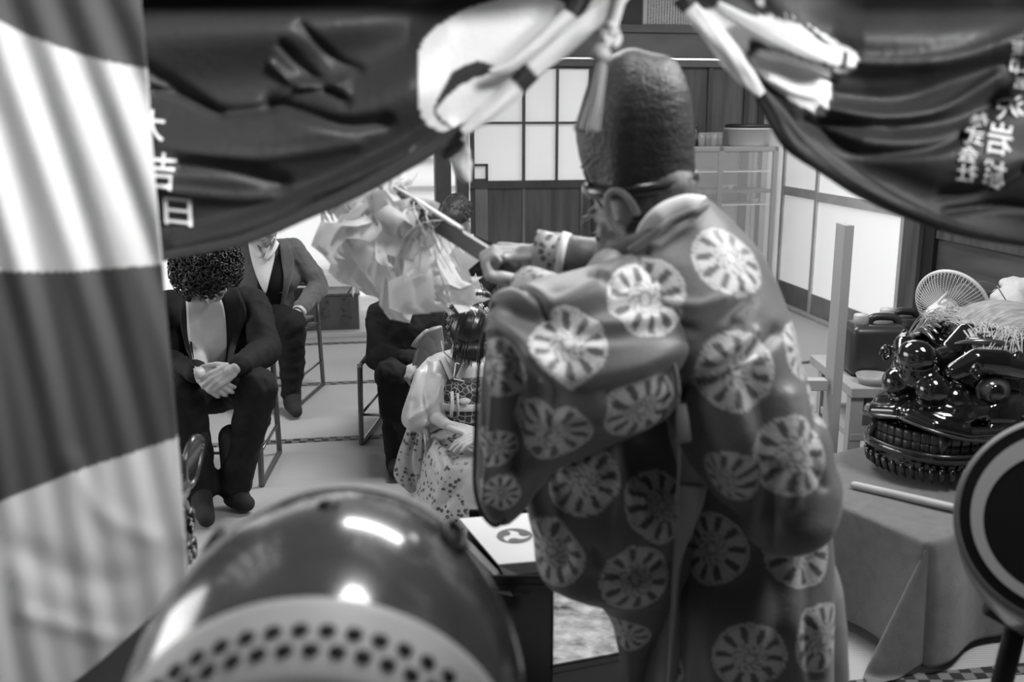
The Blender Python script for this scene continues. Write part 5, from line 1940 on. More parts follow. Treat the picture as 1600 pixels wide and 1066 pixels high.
# iron rings and plates
iron = mat('iron_fitting', 0.012, rough=0.4, metal=0.6)
dbv = bvh_of([o_ for o_ in drum.children if o_.name.startswith('body')][0].data)
ax = (q - p).normalized()
for px_, py_2, ring in ((706, 845, True), (512, 790, False), (322, 842, True), (292, 888, False), (640, 1010, False), (360, 960, False)):
    h_ = dbv.ray_cast(Vector((0, 0, H)), ray(px_, py_2).normalized(), 5)
    if h_[0] is None:
        h_ = dbv.find_nearest(W(px_, py_2, 1.05))
    c, n = h_[0], h_[1]
    if n.dot(c - (p + q) / 2) < 0:
        n = -n
    s_ = n.cross(ax).normalized()
    if ring:
        MB().tube([c + ax * (0.028 * math.cos(t)) + s_ * (0.013 * math.sin(t)) + n * 0.005 for t in np.linspace(0, 2 * PI, 25)[:-1]], 0.0055, 10, closed=True).build('handle_ring', iron, drum)
    if ring or (px_, py_2) == (512, 790):
        MB().ell(c, (0.012, 0.012, 0.006), n.to_track_quat('Z', 'Y').to_matrix()).build('ring_plate', iron, drum)
stm = MB()
dc = (p + q) / 2
for s_ in (-1, 1):
    for yy in (0.2, 0.8):
        b = p.lerp(q, yy)
        stm2 = MB().tube([Vector((b.x + s_ * 0.13, b.y, 0.77)), Vector((b.x + s_ * 0.2, b.y, 0.0))], 0.022, 12)
        stm2.build('stand_leg', black_matt, drum)
for yy in (0.2, 0.8):
    b = p.lerp(q, yy)
    r_ = DRF + (DRM - DRF) * math.sin(PI * yy) ** 0.85
    MB().tube([b + Vector((math.sin(t) * (r_ + 0.018), 0, -math.cos(t) * (r_ + 0.018))) for t in np.linspace(-0.95, 0.95, 16)], 0.02, 10).build('cradle', black_matt, drum)

# ============================================================ second drum at the right edge
d2 = thing('painted_drum', 'drum with a white comma crest on its black face, at the right edge', 'drum', (W(1700, 900, 1.6).x, 1.75, 0))
fc = W(1672, 812, 1.58)
nrm = Vector((-0.55, -0.66, 0.50)).normalized()
T2 = frame_axis(fc, fc - nrm)
RF = 0.180
prof = [(RF + 0.028 * math.sin(PI * i / 30) ** 0.85, 0.40 * i / 30) for i in range(31)]
MB().lathe(prof, T2, 96).build('body', mat('dark_drum_wood', 0.03, rough=0.35, coat=0.3), d2)
MB().lathe([(RF - 0.006, -0.006), (RF + 0.002, -0.006), (RF + 0.006, 0.0), (RF + 0.012, 0.05), (RF + 0.006, 0.05)], T2, 96, cap=False).build('hide_collar', mat('thin_hide', 0.20, rough=0.5), d2)
MB().lathe([(0.0005, -0.006), (RF * 0.5, -0.006), (RF - 0.006, -0.006)], T2, 96, cap=False).build('drum_head', mat('black_face', 0.004, rough=0.7, spec=0.15), d2)
MB().lathe([(RF - 0.005, -0.0075), (RF + 0.001, -0.0075), (RF + 0.001, -0.005), (RF - 0.005, -0.005)], T2, 96, cap=False).build('face_edge', mat('edge_line', 0.16, rough=0.4), d2)


def comma(T, R, rot, z, th=0.0015):
    """one comma of the whirl crest: round head and a long tail along the rim"""
    c0 = Vector((0.42 * R * math.cos(rot), 0.42 * R * math.sin(rot), z))
    out = []
    n = 40
    for i in range(n):
        t = i / (n - 1)
        a = rot + t * 2.35
        out.append(Vector((R * 0.80 * math.cos(a), R * 0.80 * math.sin(a), z)))
    inner = []
    for i in range(n):
        t = i / (n - 1)
        a = rot + t * 2.35
        w = R * (0.56 * (1 - t) ** 1.5 + 0.0)
        inner.append(Vector(((R * 0.80 - w - 0.0) * math.cos(a), (R * 0.80 - w) * math.sin(a), z)))
    hd_ = [Vector((0.53 * R * math.cos(rot) + 0.27 * R * math.cos(rot + PI + u), 0.53 * R * math.sin(rot) + 0.27 * R * math.sin(rot + PI + u), z)) for u in np.linspace(0.0, PI, 16)]
    mb = MB()
    mb.grid([[T @ o for o in out], [T @ (o * 0.5 + i_ * 0.5) for o, i_ in zip(out, inner)], [T @ o for o in inner]])
    ctr = Vector((0.53 * R * math.cos(rot), 0.53 * R * math.sin(rot), z))
    disc = [ctr + Vector((0.27 * R * math.cos(u), 0.27 * R * math.sin(u), -0.0003)) for u in np.linspace(0, 2 * PI, 33)[:-1]]
    mb.add([T @ v for v in disc], [tuple(range(32))])
    return mb


# pale painted band sweeping round the face
sw = MB()
outer, inner = [], []
for t in np.linspace(0, 1, 70):
    a = 2 * PI * t
    w = RF * (0.17 + 0.07 * math.cos(a - 2.2))
    outer.append(T2 @ Vector((0.86 * RF * math.cos(a), 0.86 * RF * math.sin(a), -0.008)))
    inner.append(T2 @ Vector(((0.86 * RF - w) * math.cos(a), (0.86 * RF - w) * math.sin(a), -0.008)))
sw.grid([outer, inner])
sw.build('painted_band', mat('band_paint', 0.36, rough=0.6), d2)
for s_ in (-1, 1):
    MB().tube([fc - nrm * 0.2 + Vector((0.1 * s_, 0, -0.12)), Vector((fc.x + 0.1 + 0.12 * s_, fc.y + 0.2, 0.0))], 0.02, 12).build('stand_leg', black_matt, d2)
MB().tube([fc - nrm * 0.2 + Vector((-0.16, 0, -0.13)), fc - nrm * 0.2 + Vector((0, 0, -0.225)), fc - nrm * 0.2 + Vector((0.16, 0, -0.13))], 0.02, 10).build('cradle', black_matt, d2)

# ============================================================ lion head on its cloth covered table
TZ = 0.385
C0 = F(1452, 846, TZ)
C1 = F(1268, 768, TZ)
C2 = F(1640, 792, TZ)
e1 = (C1 - C0).normalized()
e2 = Vector((-e1.y, e1.x, 0))
if e2.dot(C2 - C0) < 0:
    e2 = -e2
l1, l2 = 0.62, 0.62
felt = mat('grey_felt', 0.115, rough=0.95, sheen=0.3, noise=0.18, nscale=26, bump=0.35, bscale=420)
tb = thing('low_table', 'low square table hidden under a grey felt cloth, carrying the lion mask', 'table', (C0 + e1 * l1 / 2 + e2 * l2 / 2) * 1.0)
tb.location.z = 0
rotT = Matrix((e1, e2, Vector((0, 0, 1)))).transposed()
if rotT.determinant() < 0:
    rotT = Matrix((e1, -e2, Vector((0, 0, 1)))).transposed()
ctr = C0 + e1 * l1 / 2 + e2 * l2 / 2
MB().box(Vector((ctr.x, ctr.y, TZ - 0.022)), (l1 - 0.012, l2 - 0.012, 0.025), rotT).build('table_top', wood_dark, tb, smooth=False)
for u in (0.06, 0.94):
    for v in (0.06, 0.94):
        b = C0 + e1 * l1 * u + e2 * l2 * v
        MB().box(Vector((b.x, b.y, (TZ - 0.035) / 2)), (0.04, 0.04, TZ - 0.035), rotT).build('leg', wood_dark, tb, smooth=False)


def felt_cloth():
    """a square cloth over the table: falls down each side, corner hangs in a deep cone fold"""
    m = 0.36
    N = 130
    P = []
    us = np.linspace(-m, l1 + m * 0.6, N)
    vs = np.linspace(-m * 0.95, l2 + m * 0.6, N)
    for u in us:
        row = []
        for v in vs:
            ou = max(0, -u, u - l1)
            ov = max(0, -v, v - l2)
            su = -1 if u < 0 else 1
            sv = -1 if v < 0 else 1
            cu, cv = min(max(u, 0), l1), min(max(v, 0), l2)
            if ou == 0 and ov == 0:
                p = C0 + e1 * u + e2 * v
                p.z = TZ + 0.003
                edge = min(u, v, l1 - u, l2 - v)
                p.z -= 0.004 * math.exp(-(edge / 0.012) ** 2)
                p.z += 0.0016 * math.sin(u * 21 + v * 13)
            else:
                L_ = math.hypot(ou, ov)
                drop = L_
                a = math.atan2(ov, ou) if L_ > 0 else 0
                # outward lean: none on the straight sides, a cone at the corners
                k = math.sin(2 * a) if (ou > 0 and ov > 0) else 0
                fold = 0.0
                if ou > 0 and ov == 0:
                    fold = 0.020 * math.sin(v * 17 + 0.6) * min(1, drop / 0.15) + 0.012
                if ov > 0 and ou == 0:
                    fold = 0.018 * math.sin(u * 15 + 1.9) * min(1, drop / 0.15) + 0.012
                lean = drop * (0.04 + 0.42 * k) + fold
                # at a corner the spare cloth is pinched into a ridge
                du, dv_ = (ou / L_, ov / L_)
                kk = 1 if k == 0 else 1.0
                p = C0 + e1 * cu + e2 * cv + e1 * su * du * lean * kk + e2 * sv * dv_ * lean * kk
                if su < 0 and sv < 0:
                    p += e1 * drop * 0.40 * k
                z = TZ - math.sqrt(max(0, drop ** 2 - (lean * 0.8) ** 2))
                if z < 0.006:
                    ex = 0.006 - z
                    p += (e1 * su * du + e2 * sv * dv_) * ex * 0.8
                    z = 0.006 + 0.012 * abs(math.sin(ex * 26)) * min(1, ex / 0.03)
                p.z = z
            row.append(p)
        P.append(row)
    mb = MB().grid(P)
    o = mb.build('felt_cloth', felt, None, solid=0.003)
    o.modifiers.new('sm', 'SMOOTH').iterations = 3
    return o


fc_o = felt_cloth()
tag(fc_o, 'grey felt cloth draped over the low table, its corner falling to the tatami', 'tablecloth')

# drumstick on the cloth
a_, b_ = F(1330, 757, TZ + 0.019), F(1545, 806, TZ + 0.019)
st_ = MB().tube([a_.lerp(b_, t) for t in (0, 0.01, 0.05, 0.5, 0.99, 1)], [0.006, 0.0105, 0.012, 0.0125, 0.012, 0.006], 20)
st_.build('drumstick', mat('stick_pale', 0.34, rough=0.5, noise=0.15, nscale=10), None, label='pale wooden drumstick lying on the grey felt cloth before the lion mask', cat='drumstick')

lac = mat('lion_lacquer', 0.006, rough=0.09, coat=1.0, spec=0.6)
gold = mat('gold_lacquer', 0.10, rough=0.2, metal=0.7)
hairl = mat('lion_hair', 0.36, rough=0.6)
lwhite = mat('eye_enamel', 0.06, rough=0.15, coat=0.5)


def lion(origin, fwd, label, hair=True, full=True):
    f_ = Vector(fwd).normalized()
    s_ = Vector((f_.y, -f_.x, 0))          # the lion's own right hand side reversed: its left
    s_ = Vector((-f_.y, f_.x, 0))
    O = Vector(origin)

    K = 1.0

    def P(f, s, z):
        return O + (f_ * f + s_ * s + Vector((0, 0, z))) * K
    Bm = Matrix((f_, s_, Vector((0, 0, 1)))).transposed()
    t = thing('lion_mask', label, 'mask', O)
    t.scale = (1.12, 1.12, 1.12) if full else (1, 1, 1)
    # upper head: lacquered skull, snout shelf, cheeks
    u = MB()
    u.ell(P(-0.06, 0, 0.26), (0.17, 0.165, 0.13), Bm, 32, 20)
    u.ell(P(0.10, 0, 0.205), (0.17, 0.15, 0.065), Bm, 32, 16)
    u.ell(P(0.17, 0, 0.20), (0.11, 0.145, 0.045), Bm, 32, 16)
    for s in (-1, 1):
        u.ell(P(0.00, s * 0.14, 0.19), (0.11, 0.05, 0.07), Bm)
        u.ell(P(-0.10, s * 0.155, 0.17), (0.06, 0.04, 0.09), Bm)
        # flaring lip with a curled end
        u.chain([P(0.27, s * 0.02, 0.20), P(0.265, s * 0.09, 0.185), P(0.20, s * 0.145, 0.165), P(0.10, s * 0.165, 0.155), P(0.0, s * 0.17, 0.165), P(-0.07, s * 0.17, 0.16)], [0.022, 0.022, 0.02, 0.017, 0.019, 0.024], 14)
        # nostril bulbs
        u.ell(P(0.225, s * 0.050, 0.270), (0.048, 0.046, 0.044), Bm)
        u.ell(P(0.165, s * 0.085, 0.245), (0.045, 0.035, 0.035), Bm)
    u.ell(P(0.215, 0, 0.305), (0.050, 0.056, 0.050), Bm)
    u.ell(P(0.235, 0.0, 0.355), (0.044, 0.054, 0.044), Bm)
    u.chain([P(0.22, 0, 0.36), P(0.16, 0, 0.335), P(0.08, 0, 0.33), P(-0.02, 0, 0.37)], [0.035, 0.03, 0.035, 0.045], 14)
    me = blob(u, 0.0045, 5, name='upper_head')
    link('upper_head', me, lac, t)
    # brows: heavy curled clouds
    b = MB()
    for s in (-1, 1):
        c = [P(0.175, s * 0.075, 0.315), P(0.12, s * 0.105, 0.345), P(0.05, s * 0.14, 0.335), P(-0.03, s * 0.165, 0.315), P(-0.10, s * 0.165, 0.335), P(-0.14, s * 0.15, 0.37)]
        b.chain(c, [0.026, 0.034, 0.038, 0.036, 0.028, 0.014], 14)
        b.ell(P(-0.06, s * 0.17, 0.30), (0.05, 0.03, 0.035), Bm)
        for (f0, z0, r0) in ((0.165, 0.335, 0.028), (0.02, 0.355, 0.026), (-0.08, 0.33, 0.024)):
            sp = []
            for q in np.linspace(0, 1, 26):
                a = q * 9.0
                rr_ = r0 * (1 - 0.85 * q)
                sp.append(P(f0 + rr_ * math.cos(a), s * (0.135 if f0 < 0.1 else 0.10) + s * 0.034, z0 - 0.01 + rr_ * math.sin(a)))
            b.tube(sp, 0.0055, 8)
    me = blob(b, 0.0035, 2, name='brow')
    link('brow', me, lac, t)
    # ridges over the brow and forehead curls
    for s in (-1, 1):
        for k in range(4):
            rp = [P(0.10 - 0.035 * k, s * (0.03 + 0.012 * k), 0.375 + 0.012 * k), P(0.06 - 0.05 * k, s * (0.08 + 0.015 * k), 0.385), P(0.0 - 0.05 * k, s * (0.13 + 0.01 * k), 0.375), P(-0.07 - 0.03 * k, s * 0.165, 0.35 + 0.015 * k)]
            MB().tube([Vector(q) for q in spl(rp, 20)], [0.004 + 0.007 * math.sin(PI * i / 19) for i in range(20)], 10).build('brow_ridge', lac if k % 2 else gold, t)
        # eye: enamel ball, pupil, lid ring
        ec = P(0.075, s * 0.135, 0.262)
        en = (f_ * 0.55 + s_ * s * 0.83).normalized()
        er = en.to_track_quat('Z', 'Y').to_matrix()
        e = MB().ell(ec, (0.042, 0.036, 0.03), er, 24, 14).build('eye', lwhite, t)
        MB().ell(ec + en * 0.020, (0.024, 0.024, 0.013), er, 20, 10).build('pupil', lac, e)
        MB().tube([ec + er @ Vector((0.043 * math.cos(a), 0.036 * math.sin(a), 0.004)) for a in np.linspace(0, 2 * PI, 33)[:-1]], 0.006, 8, closed=True).build('eyelid', gold, e)
        # ear: cupped leaf with gilt rim
        cup = []
        for i in range(14):
            v = i / 13
            row = []
            for j in range(12):
                w = j / 11 * 2 - 1
                wd = 0.052 * math.sin(PI * (0.12 + 0.88 * v)) ** 0.7 * (1 - 0.2 * v)
                row.append(P(-0.13 - 0.13 * v, s * (0.16 + 0.05 * v + 0.02 * w * w * (1 - v)), 0.30 + 0.04 * v + w * wd))
            cup.append(row)
        ea = MB().grid(cup).build('ear', lac, t, solid=0.008)
        rim = [cup[i][0] for i in range(14)] + [cup[i][11] for i in range(13, -1, -1)]
        MB().tube(rim, 0.007, 8).build('ear_rim', gold, ea)
        # swirling cheek curls
        for (f0, z0, r0) in ((-0.02, 0.155, 0.03), (-0.09, 0.20, 0.035), (-0.10, 0.13, 0.028)):
            sp = []
            for q in np.linspace(0, 1, 24):
                a = q * 8 + 1
                rr_ = r0 * (1 - 0.8 * q)
                sp.append(P(f0 + rr_ * math.cos(a), s * 0.192, z0 + rr_ * math.sin(a)))
            MB().tube(sp, [0.007 - 0.004 * i / 23 for i in range(24)], 8).build('cheek_curl', lac if z0 > 0.18 else gold, t)
    # upper lip gilt line
    for s in (-1, 1):
        MB().tube([Vector(q) for q in spl([P(0.292, s * 0.0, 0.192), P(0.286, s * 0.09, 0.178), P(0.215, s * 0.162, 0.155), P(0.10, s * 0.184, 0.142), P(0.0, s * 0.19, 0.15), P(-0.08, s * 0.185, 0.148)], 40)], 0.0045, 8).build('lip_line', gold, t)
    # teeth, upper and lower rows along the jaw curve
    jaw = [Vector(q) for q in spl([P(-0.06, -0.150, 0), P(0.04, -0.155, 0), P(0.14, -0.148, 0), P(0.225, -0.11, 0), P(0.255, -0.04, 0), P(0.255, 0.04, 0), P(0.225, 0.11, 0), P(0.14, 0.148, 0), P(0.04, 0.155, 0), P(-0.06, 0.150, 0)], 30)]
    tooth = mat('gilt_tooth', 0.06, rough=0.25, metal=0.5)
    for zz in (0.140, 0.112):
        for i, c in enumerate(jaw):
            k = jaw[min(i + 1, 29)] - jaw[max(i - 1, 0)]
            k.normalize()
            r_ = Matrix((k, Vector((-k.y, k.x, 0)), Vector((0, 0, 1)))).transposed()
            MB().box(Vector((c.x, c.y, O.z + zz)), (0.0265, 0.016, 0.029), r_).build('tooth', tooth, t, bevel=0.005)
    for s in (-1, 1):
        MB().tube([P(0.235, s * 0.10, 0.155), P(0.243, s * 0.105, 0.13), P(0.25, s * 0.108, 0.10)], [0.016, 0.012, 0.003], 12).build('fang', tooth, t)
    # lower jaw: rounded tray with lip, beard ribs
    lj = MB()
    lj.ell(P(0.06, 0, 0.065), (0.225, 0.165, 0.050), Bm, 36, 16)
    lj.ell(P(-0.05, 0, 0.065), (0.13, 0.165, 0.060), Bm, 36, 16)
    jl = [Vector((c.x, c.y, O.z + 0.092)) + (Vector((c.x, c.y, 0)) - Vector((O.x, O.y, 0))).normalized() * 0.014 for c in jaw]
    lj.chain(jl, [0.017] * 30, 12)
    me = blob(lj, 0.0045, 4, name='lower_jaw')
    for v in me.vertices:
        v.co.z = max(v.co.z, O.z + 0.008)
    link('lower_jaw', me, lac, t)
    MB().tube([Vector((c.x, c.y, O.z + 0.104)) + (Vector((c.x, c.y, 0)) - Vector((O.x, O.y, 0))).normalized() * 0.026 for c in jaw], 0.0045, 8).build('jaw_line', gold, t)
    rb = MB()
    for i, c in enumerate(jaw[2:28]):
        d_ = (Vector((c.x, c.y, 0)) - Vector((O.x, O.y, 0))).normalized()
        rb.tube([Vector((c.x, c.y, O.z + 0.066)) + d_ * 0.022, Vector((c.x, c.y, O.z + 0.040)) + d_ * 0.016, Vector((c.x, c.y, O.z + 0.018)) - d_ * 0.004], [0.007, 0.008, 0.003], 8)
    link('beard_ribs', blob(rb, 0.0035, 1, name='beard_ribs') if False else rb.mesh('beard_ribs'), lac, t, kind='stuff')
    for s in (-1, 1):
        for r0 in (0.045, 0.03):
            MB().tube([P(0.02 + r0 * 1.4 * math.cos(a), s * (0.165 + 0.004), 0.035 + r0 * math.sin(a)) for a in np.linspace(0.1, 3.0, 14)], 0.004, 8).build('jaw_scroll', gold, t)
        MB().ell(P(0.02, s * 0.170, 0.045), (0.014, 0.010, 0.009), Bm).build('jaw_boss', gold, t)
    if hair:
        hm_ = MB()
        hr = random.Random(5)
        for i in range(620):
            s0 = hr.uniform(-0.15, 0.13)
            f0 = hr.uniform(-0.24, -0.06)
            top = P(f0, s0, 0.40 - 1.6 * (s0 ** 2) - 0.8 * (f0 + 0.12) ** 2)
            m = hr.random()
            if m < 0.30:      # locks swept forward over the brow
                lk = hr.choice((0.0, 0.035, 0.07, 0.10))
                e = P(0.10 - lk * 0.9 + hr.uniform(-0.012, 0.012), 0.10 + lk * 0.7 + hr.uniform(-0.01, 0.01), 0.335 - lk * 0.25)
                m_ = P(-0.02, s0 * 0.5 + 0.05 + lk * 0.4, 0.455)
            elif m < 0.55:    # thrown back
                e = P(f0 - hr.uniform(0.08, 0.2), s0 * 1.3, hr.uniform(0.25, 0.36))
                m_ = P(f0 - 0.06, s0, 0.47)
            else:             # down the near side behind the eye
                sgn = 1 if s0 > 0.0 else -1
                e = P(f0 - hr.uniform(-0.02, 0.10), sgn * (0.21 + hr.uniform(0, 0.04)), hr.uniform(0.18, 0.34))
                m_ = P(f0 - 0.03, (s0 + sgn * 0.17) * 0.7, 0.46 + hr.uniform(-0.02, 0.03))
            ph = hr.uniform(0, 6)
            pts = []
            for q in np.linspace(0, 1, 11):
                c = top * (1 - q) ** 2 + m_ * 2 * q * (1 - q) + e * q * q
                pts.append(c + s_ * 0.006 * math.sin(6 * q + ph) + f_ * 0.006 * math.cos(5 * q + ph))
            hm_.tube(pts, [0.0013] * 10 + [0.0004], 4, cap=False)
        hm_.build('hair', hairl, t, kind='stuff')
        MB().ell(P(-0.17, 0.02, 0.35), (0.13, 0.16, 0.115), Bm, 28, 16).build('hair_pad', mat('hair_pad', 0.24, rough=0.8, noise=0.5, nscale=60, stretch=(0.3, 2, 1), bump=0.5, bscale=90), t)
    return t


lo = F(1478, 735, TZ + 0.006)
lo = Vector((lo.x + 0.045, lo.y + 0.07, TZ + 0.006))
lion(lo, (-0.80, -0.60, 0), 'glossy black lacquered lion mask with gilt teeth and pale hair, on the felt covered table')
# its partner, half behind the striped banner
lo2 = Vector((-0.655, 1.885, 0.385))
lion(Vector((lo2.x - 0.25, lo2.y + 0.12, 0.387)), (0.2, -0.98, 0), 'black lacquered lion mask almost hidden by the striped banner, only its rim showing', hair=False, full=False)
tb2 = thing('low_table', 'low dark table carrying the lion mask behind the striped banner', 'table', (lo2.x - 0.25, lo2.y + 0.12, 0))
MB().box((lo2.x - 0.25, lo2.y + 0.12, 0.37), (0.6, 0.6, 0.03)).build('table_top', black_matt, tb2, smooth=False, bevel=0.004)
for a in (-0.27, 0.27):
    for b in (-0.27, 0.27):
        MB().box((lo2.x - 0.25 + a, lo2.y + 0.12 + b, 0.178), (0.04, 0.04, 0.354)).build('leg', black_matt, tb2, smooth=False)
# black chest under the banner's hem
MB().box((-0.80, 1.56, 0.29), (0.62, 0.26, 0.58)).build('chest_box', black_matt, None, smooth=False, bevel=0.01, label='black lacquered chest below the hem of the striped banner at bottom left', cat='chest')
bpy.data.objects['chest_box'].name = 'storage_chest'

# ============================================================ offering stand, papers, brocade platform
of_y = 2.02
TL, TR, BR, BL = F(718, 816, 0.56), F(842, 806, 0.56), F(872, 880, 0.56), F(779, 888, 0.56)
pt = thing('folded_paper', 'white folded paper printed with a whirl crest, on the black stand', 'paper', (TL + BR) / 2)
dz = Vector((0, 0, 0.006))
MB().prism([TL + dz, TR + dz, BR + dz, BL + dz], (0, 0, 0.003)).build('sheet', mat('sheet_white', 0.62, rough=0.7), pt, smooth=False)
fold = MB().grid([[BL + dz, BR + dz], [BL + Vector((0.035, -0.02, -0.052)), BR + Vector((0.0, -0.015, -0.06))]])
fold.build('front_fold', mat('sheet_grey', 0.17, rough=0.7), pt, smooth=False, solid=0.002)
MB().prism([TL + Vector((-0.012, 0, -0.01)), BL + Vector((-0.022, -0.03, -0.035)), BL + Vector((0.03, -0.02, -0.055)), BL + Vector((0.0, 0.0, -0.01))], (0, 0, 0.003)).build('under_sheet', M['sheet_white'], pt, smooth=False)
cc = F(804, 836, 0.572)
Tc = Matrix.Translation(Vector((cc.x, cc.y, 0.5705)))
cm = MB()
for k in range(3):
    mbk = comma(Tc, 0.050, 0.5 + k * 2 * PI / 3, 0.0)
    cm.add(mbk.v, mbk.f)
cm.build('whirl_crest', mat('crest_ink', 0.09, rough=0.7), pt, smooth=False)
of = thing('offering_stand', 'black lacquered offering stand under the folded white paper', 'stand', ((BL.x + BR.x) / 2, BL.y + 0.10, 0))
x0, x1, yb = W(738, 905, 2.1).x, W(868, 905, 2.1).x, BL.y - 0.03
MB().box(((x0 + x1) / 2, yb + 0.17, 0.535), (x1 - x0 + 0.03, 0.36, 0.02)).build('tray', black_lac, of, smooth=False, bevel=0.004)
MB().box(((x0 + x1) / 2, yb + 0.17, 0.343), (x1 - x0 - 0.02, 0.30, 0.362)).build('stand_body', black_lac, of, smooth=False, bevel=0.006)
for y_ in (yb - 0.008, yb + 0.348):
    MB().box(((x0 + x1) / 2, y_, 0.553), (x1 - x0 + 0.03, 0.010, 0.018)).build('tray_rim', black_lac, of, smooth=False, bevel=0.003)
MB().tube([W(806, 893, 1.98), W(818, 903, 1.975), W(845, 900, 1.97), W(880, 896, 1.965)], [0.004, 0.006, 0.006, 0.005], 10).build('paper_roll', M['sheet_white'], None, label='thin rolled white paper on the front edge of the black stand', cat='paper')
# brocade covered platform behind and right of it
plz = 0.16
broc = mat('platform_brocade', 0.24, rough=0.3, noise=0.95, nscale=22, bump=0.1, bscale=90)
pf_ = thing('brocade_platform', 'low platform covered in pale flowered brocade, with a black front edge', 'platform', F(905, 980, 0))
A, Bq, Cq, Dq = F(840, 1045, plz), F(975, 1020, plz), F(955, 925, plz), F(840, 940, plz)
pe = (Bq - A)
A2 = A - pe.normalized() * 0.25
B2 = Bq + pe.normalized() * 0.25
nrm2 = Vector((-pe.y, pe.x, 0)).normalized()
dep2 = 0.42
MB().prism([A2, B2, B2 + nrm2 * dep2, A2 + nrm2 * dep2], (0, 0, 0.004)).build('brocade', broc, pf_, smooth=False)
MB().prism([A2 - nrm2 * 0.03 - Vector((0, 0, plz - 0.001)), B2 - nrm2 * 0.03 - Vector((0, 0, plz - 0.001)), B2 + nrm2 * (dep2 + 0.1) - Vector((0, 0, plz - 0.001)), A2 + nrm2 * (dep2 + 0.1) - Vector((0, 0, plz - 0.001))], (0, 0, plz - 0.003)).build('platform_box', black_lac, pf_, smooth=False, bevel=0.003)
z1 = Vector((0, 0, 0.002))
MB().prism([A2 + nrm2 * (dep2 - 0.03) + z1 * 2, B2 + nrm2 * (dep2 - 0.03) + z1 * 2, B2 + nrm2 * dep2 + z1 * 2, A2 + nrm2 * dep2 + z1 * 2], (0, 0, 0.003)).build('dark_ribbon', mat('ribbon', 0.06, rough=0.5), pf_, smooth=False)
MB().prism([A2 + nrm2 * (dep2 + 0.0), B2 + nrm2 * (dep2 + 0.0), B2 + nrm2 * (dep2 + 0.12), A2 + nrm2 * (dep2 + 0.12)], (0, 0, 0.0045)).build('dotted_edging', mat_pattern('dotted_cloth', 0.04, 0.5, 22, rough=0.5, thresh=0.30, rnd=0.6), pf_, smooth=False)

# ============================================================ right background: post frame, bench, cans, fan, sack
py_ = 3.45
tp0, tp1 = W(1316, 352, py_), W(1340, 352, py_)
tz = tp0.z
ea = thing('wooden_stand', 'tall pale timber upright with crossbars before the frosted sliding doors', 'stand', Vector((tp0.x, py_, 0)))
MB().box(((tp0.x + tp1.x) / 2 + 0.0, py_ + 0.05, tz / 2), (tp1.x - tp0.x - 0.02, 0.10, tz)).build('upright', wood_pale, ea, smooth=False, bevel=0.003)
zc1, zc2 = W(1285, 606, py_).z, W(1285, 682, py_).z
for z in (zc1, zc2):
    MB().box((tp0.x - 0.28, py_ + 0.05, z), (0.56, 0.05, 0.04)).build('crossbar', wood_pale, ea, smooth=False, bevel=0.003)
MB().box((tp0.x - 0.56, py_ + 0.05, (zc1 + 0.06) / 2), (0.05, 0.06, zc1 + 0.06)).build('short_upright', wood_pale, ea, smooth=False, bevel=0.003)
MB().box((tp0.x + 0.02, py_ + 0.05, 0.02), (0.08, 0.36, 0.04)).build('foot', wood_pale, ea, smooth=False, bevel=0.003)

by = 3.75
zb_ = W(1360, 606, by).z
bn = thing('bench', 'low pale wooden bench carrying the dark plastic cans and the fan', 'bench', (W(1480, 606, by).x, by + 0.2, 0))
bx0, bx1 = W(1322, 606, by).x + 0.02, 2.55
MB().box(((bx0 + bx1) / 2, by + 0.27, zb_ - 0.02), (bx1 - bx0, 0.56, 0.04)).build('bench_top', wood_pale, bn, smooth=False, bevel=0.004)
MB().box(((bx0 + bx1) / 2, by + 0.03, zb_ - 0.10), (bx1 - bx0 - 0.04, 0.02, 0.12)).build('apron', mat('apron_wood', 0.08, rough=0.5, noise=0.3), bn, smooth=False)
zl = W(1360, 684, by).z
MB().box(((bx0 + bx1) / 2, by + 0.22, zl), (bx1 - bx0 - 0.02, 0.44, 0.03)).build('lower_shelf', wood_pale, bn, smooth=False, bevel=0.004)
for x_ in (bx0 + 0.03, bx1 - 0.03):
    for y_ in (by + 0.03, by + 0.41):
        MB().box((x_, y_, (zb_ - 0.04) / 2), (0.05, 0.05, zb_ - 0.04)).build('leg', wood_pale, bn, smooth=False)

can_m = mat('can_plastic', 0.028, rough=0.35, noise=0.1)
cap_m = mat('can_cap', 0.42, rough=0.4)


def can(pxc, pyt, y, wpx, label):
    top = W(pxc, pyt, y)
    w = wpx * mpp(top)
    h = top.z - zb_
    t = thing('jerry_can', label, 'jerry can', (top.x, y, zb_))
    b = MB()
    b.box((top.x, y, zb_ + h * 0.43 + 0.002), (w, 0.17, h * 0.86))
    o = b.build('can_body', can_m, t, smooth=True, bevel=0.035)
    o.modifiers['bevel'].segments = 5
    hb_ = MB()
    hb_.tube([Vector(q) for q in spl([(top.x - w * 0.12, y, zb_ + h * 0.80), (top.x - w * 0.05, y, zb_ + h * 0.95), (top.x + w * 0.2, y, zb_ + h * 0.97), (top.x + w * 0.38, y, zb_ + h * 0.93), (top.x + w * 0.42, y, zb_ + h * 0.78)], 20)], 0.016, 10)
    hb_.build('handle', can_m, t)
    cp_ = Matrix.Translation(Vector((top.x - w * 0.28, y - 0.02, zb_ + h * 0.80)))
    MB().lathe([(0.030, 0), (0.030, 0.05), (0.028, 0.055), (0.001, 0.056)], cp_, 24).build('cap', cap_m, t)
    MB().lathe([(0.036, -0.01), (0.034, 0.015)], cp_, 24).build('neck', can_m, t)


can(1368, 492, by + 0.23, 88, 'dark plastic jerry can with pale cap, nearest the pale wooden upright')
can(1404, 484, by + 0.42, 72, 'dark plastic jerry can with pale cap, between the first can and the fan')

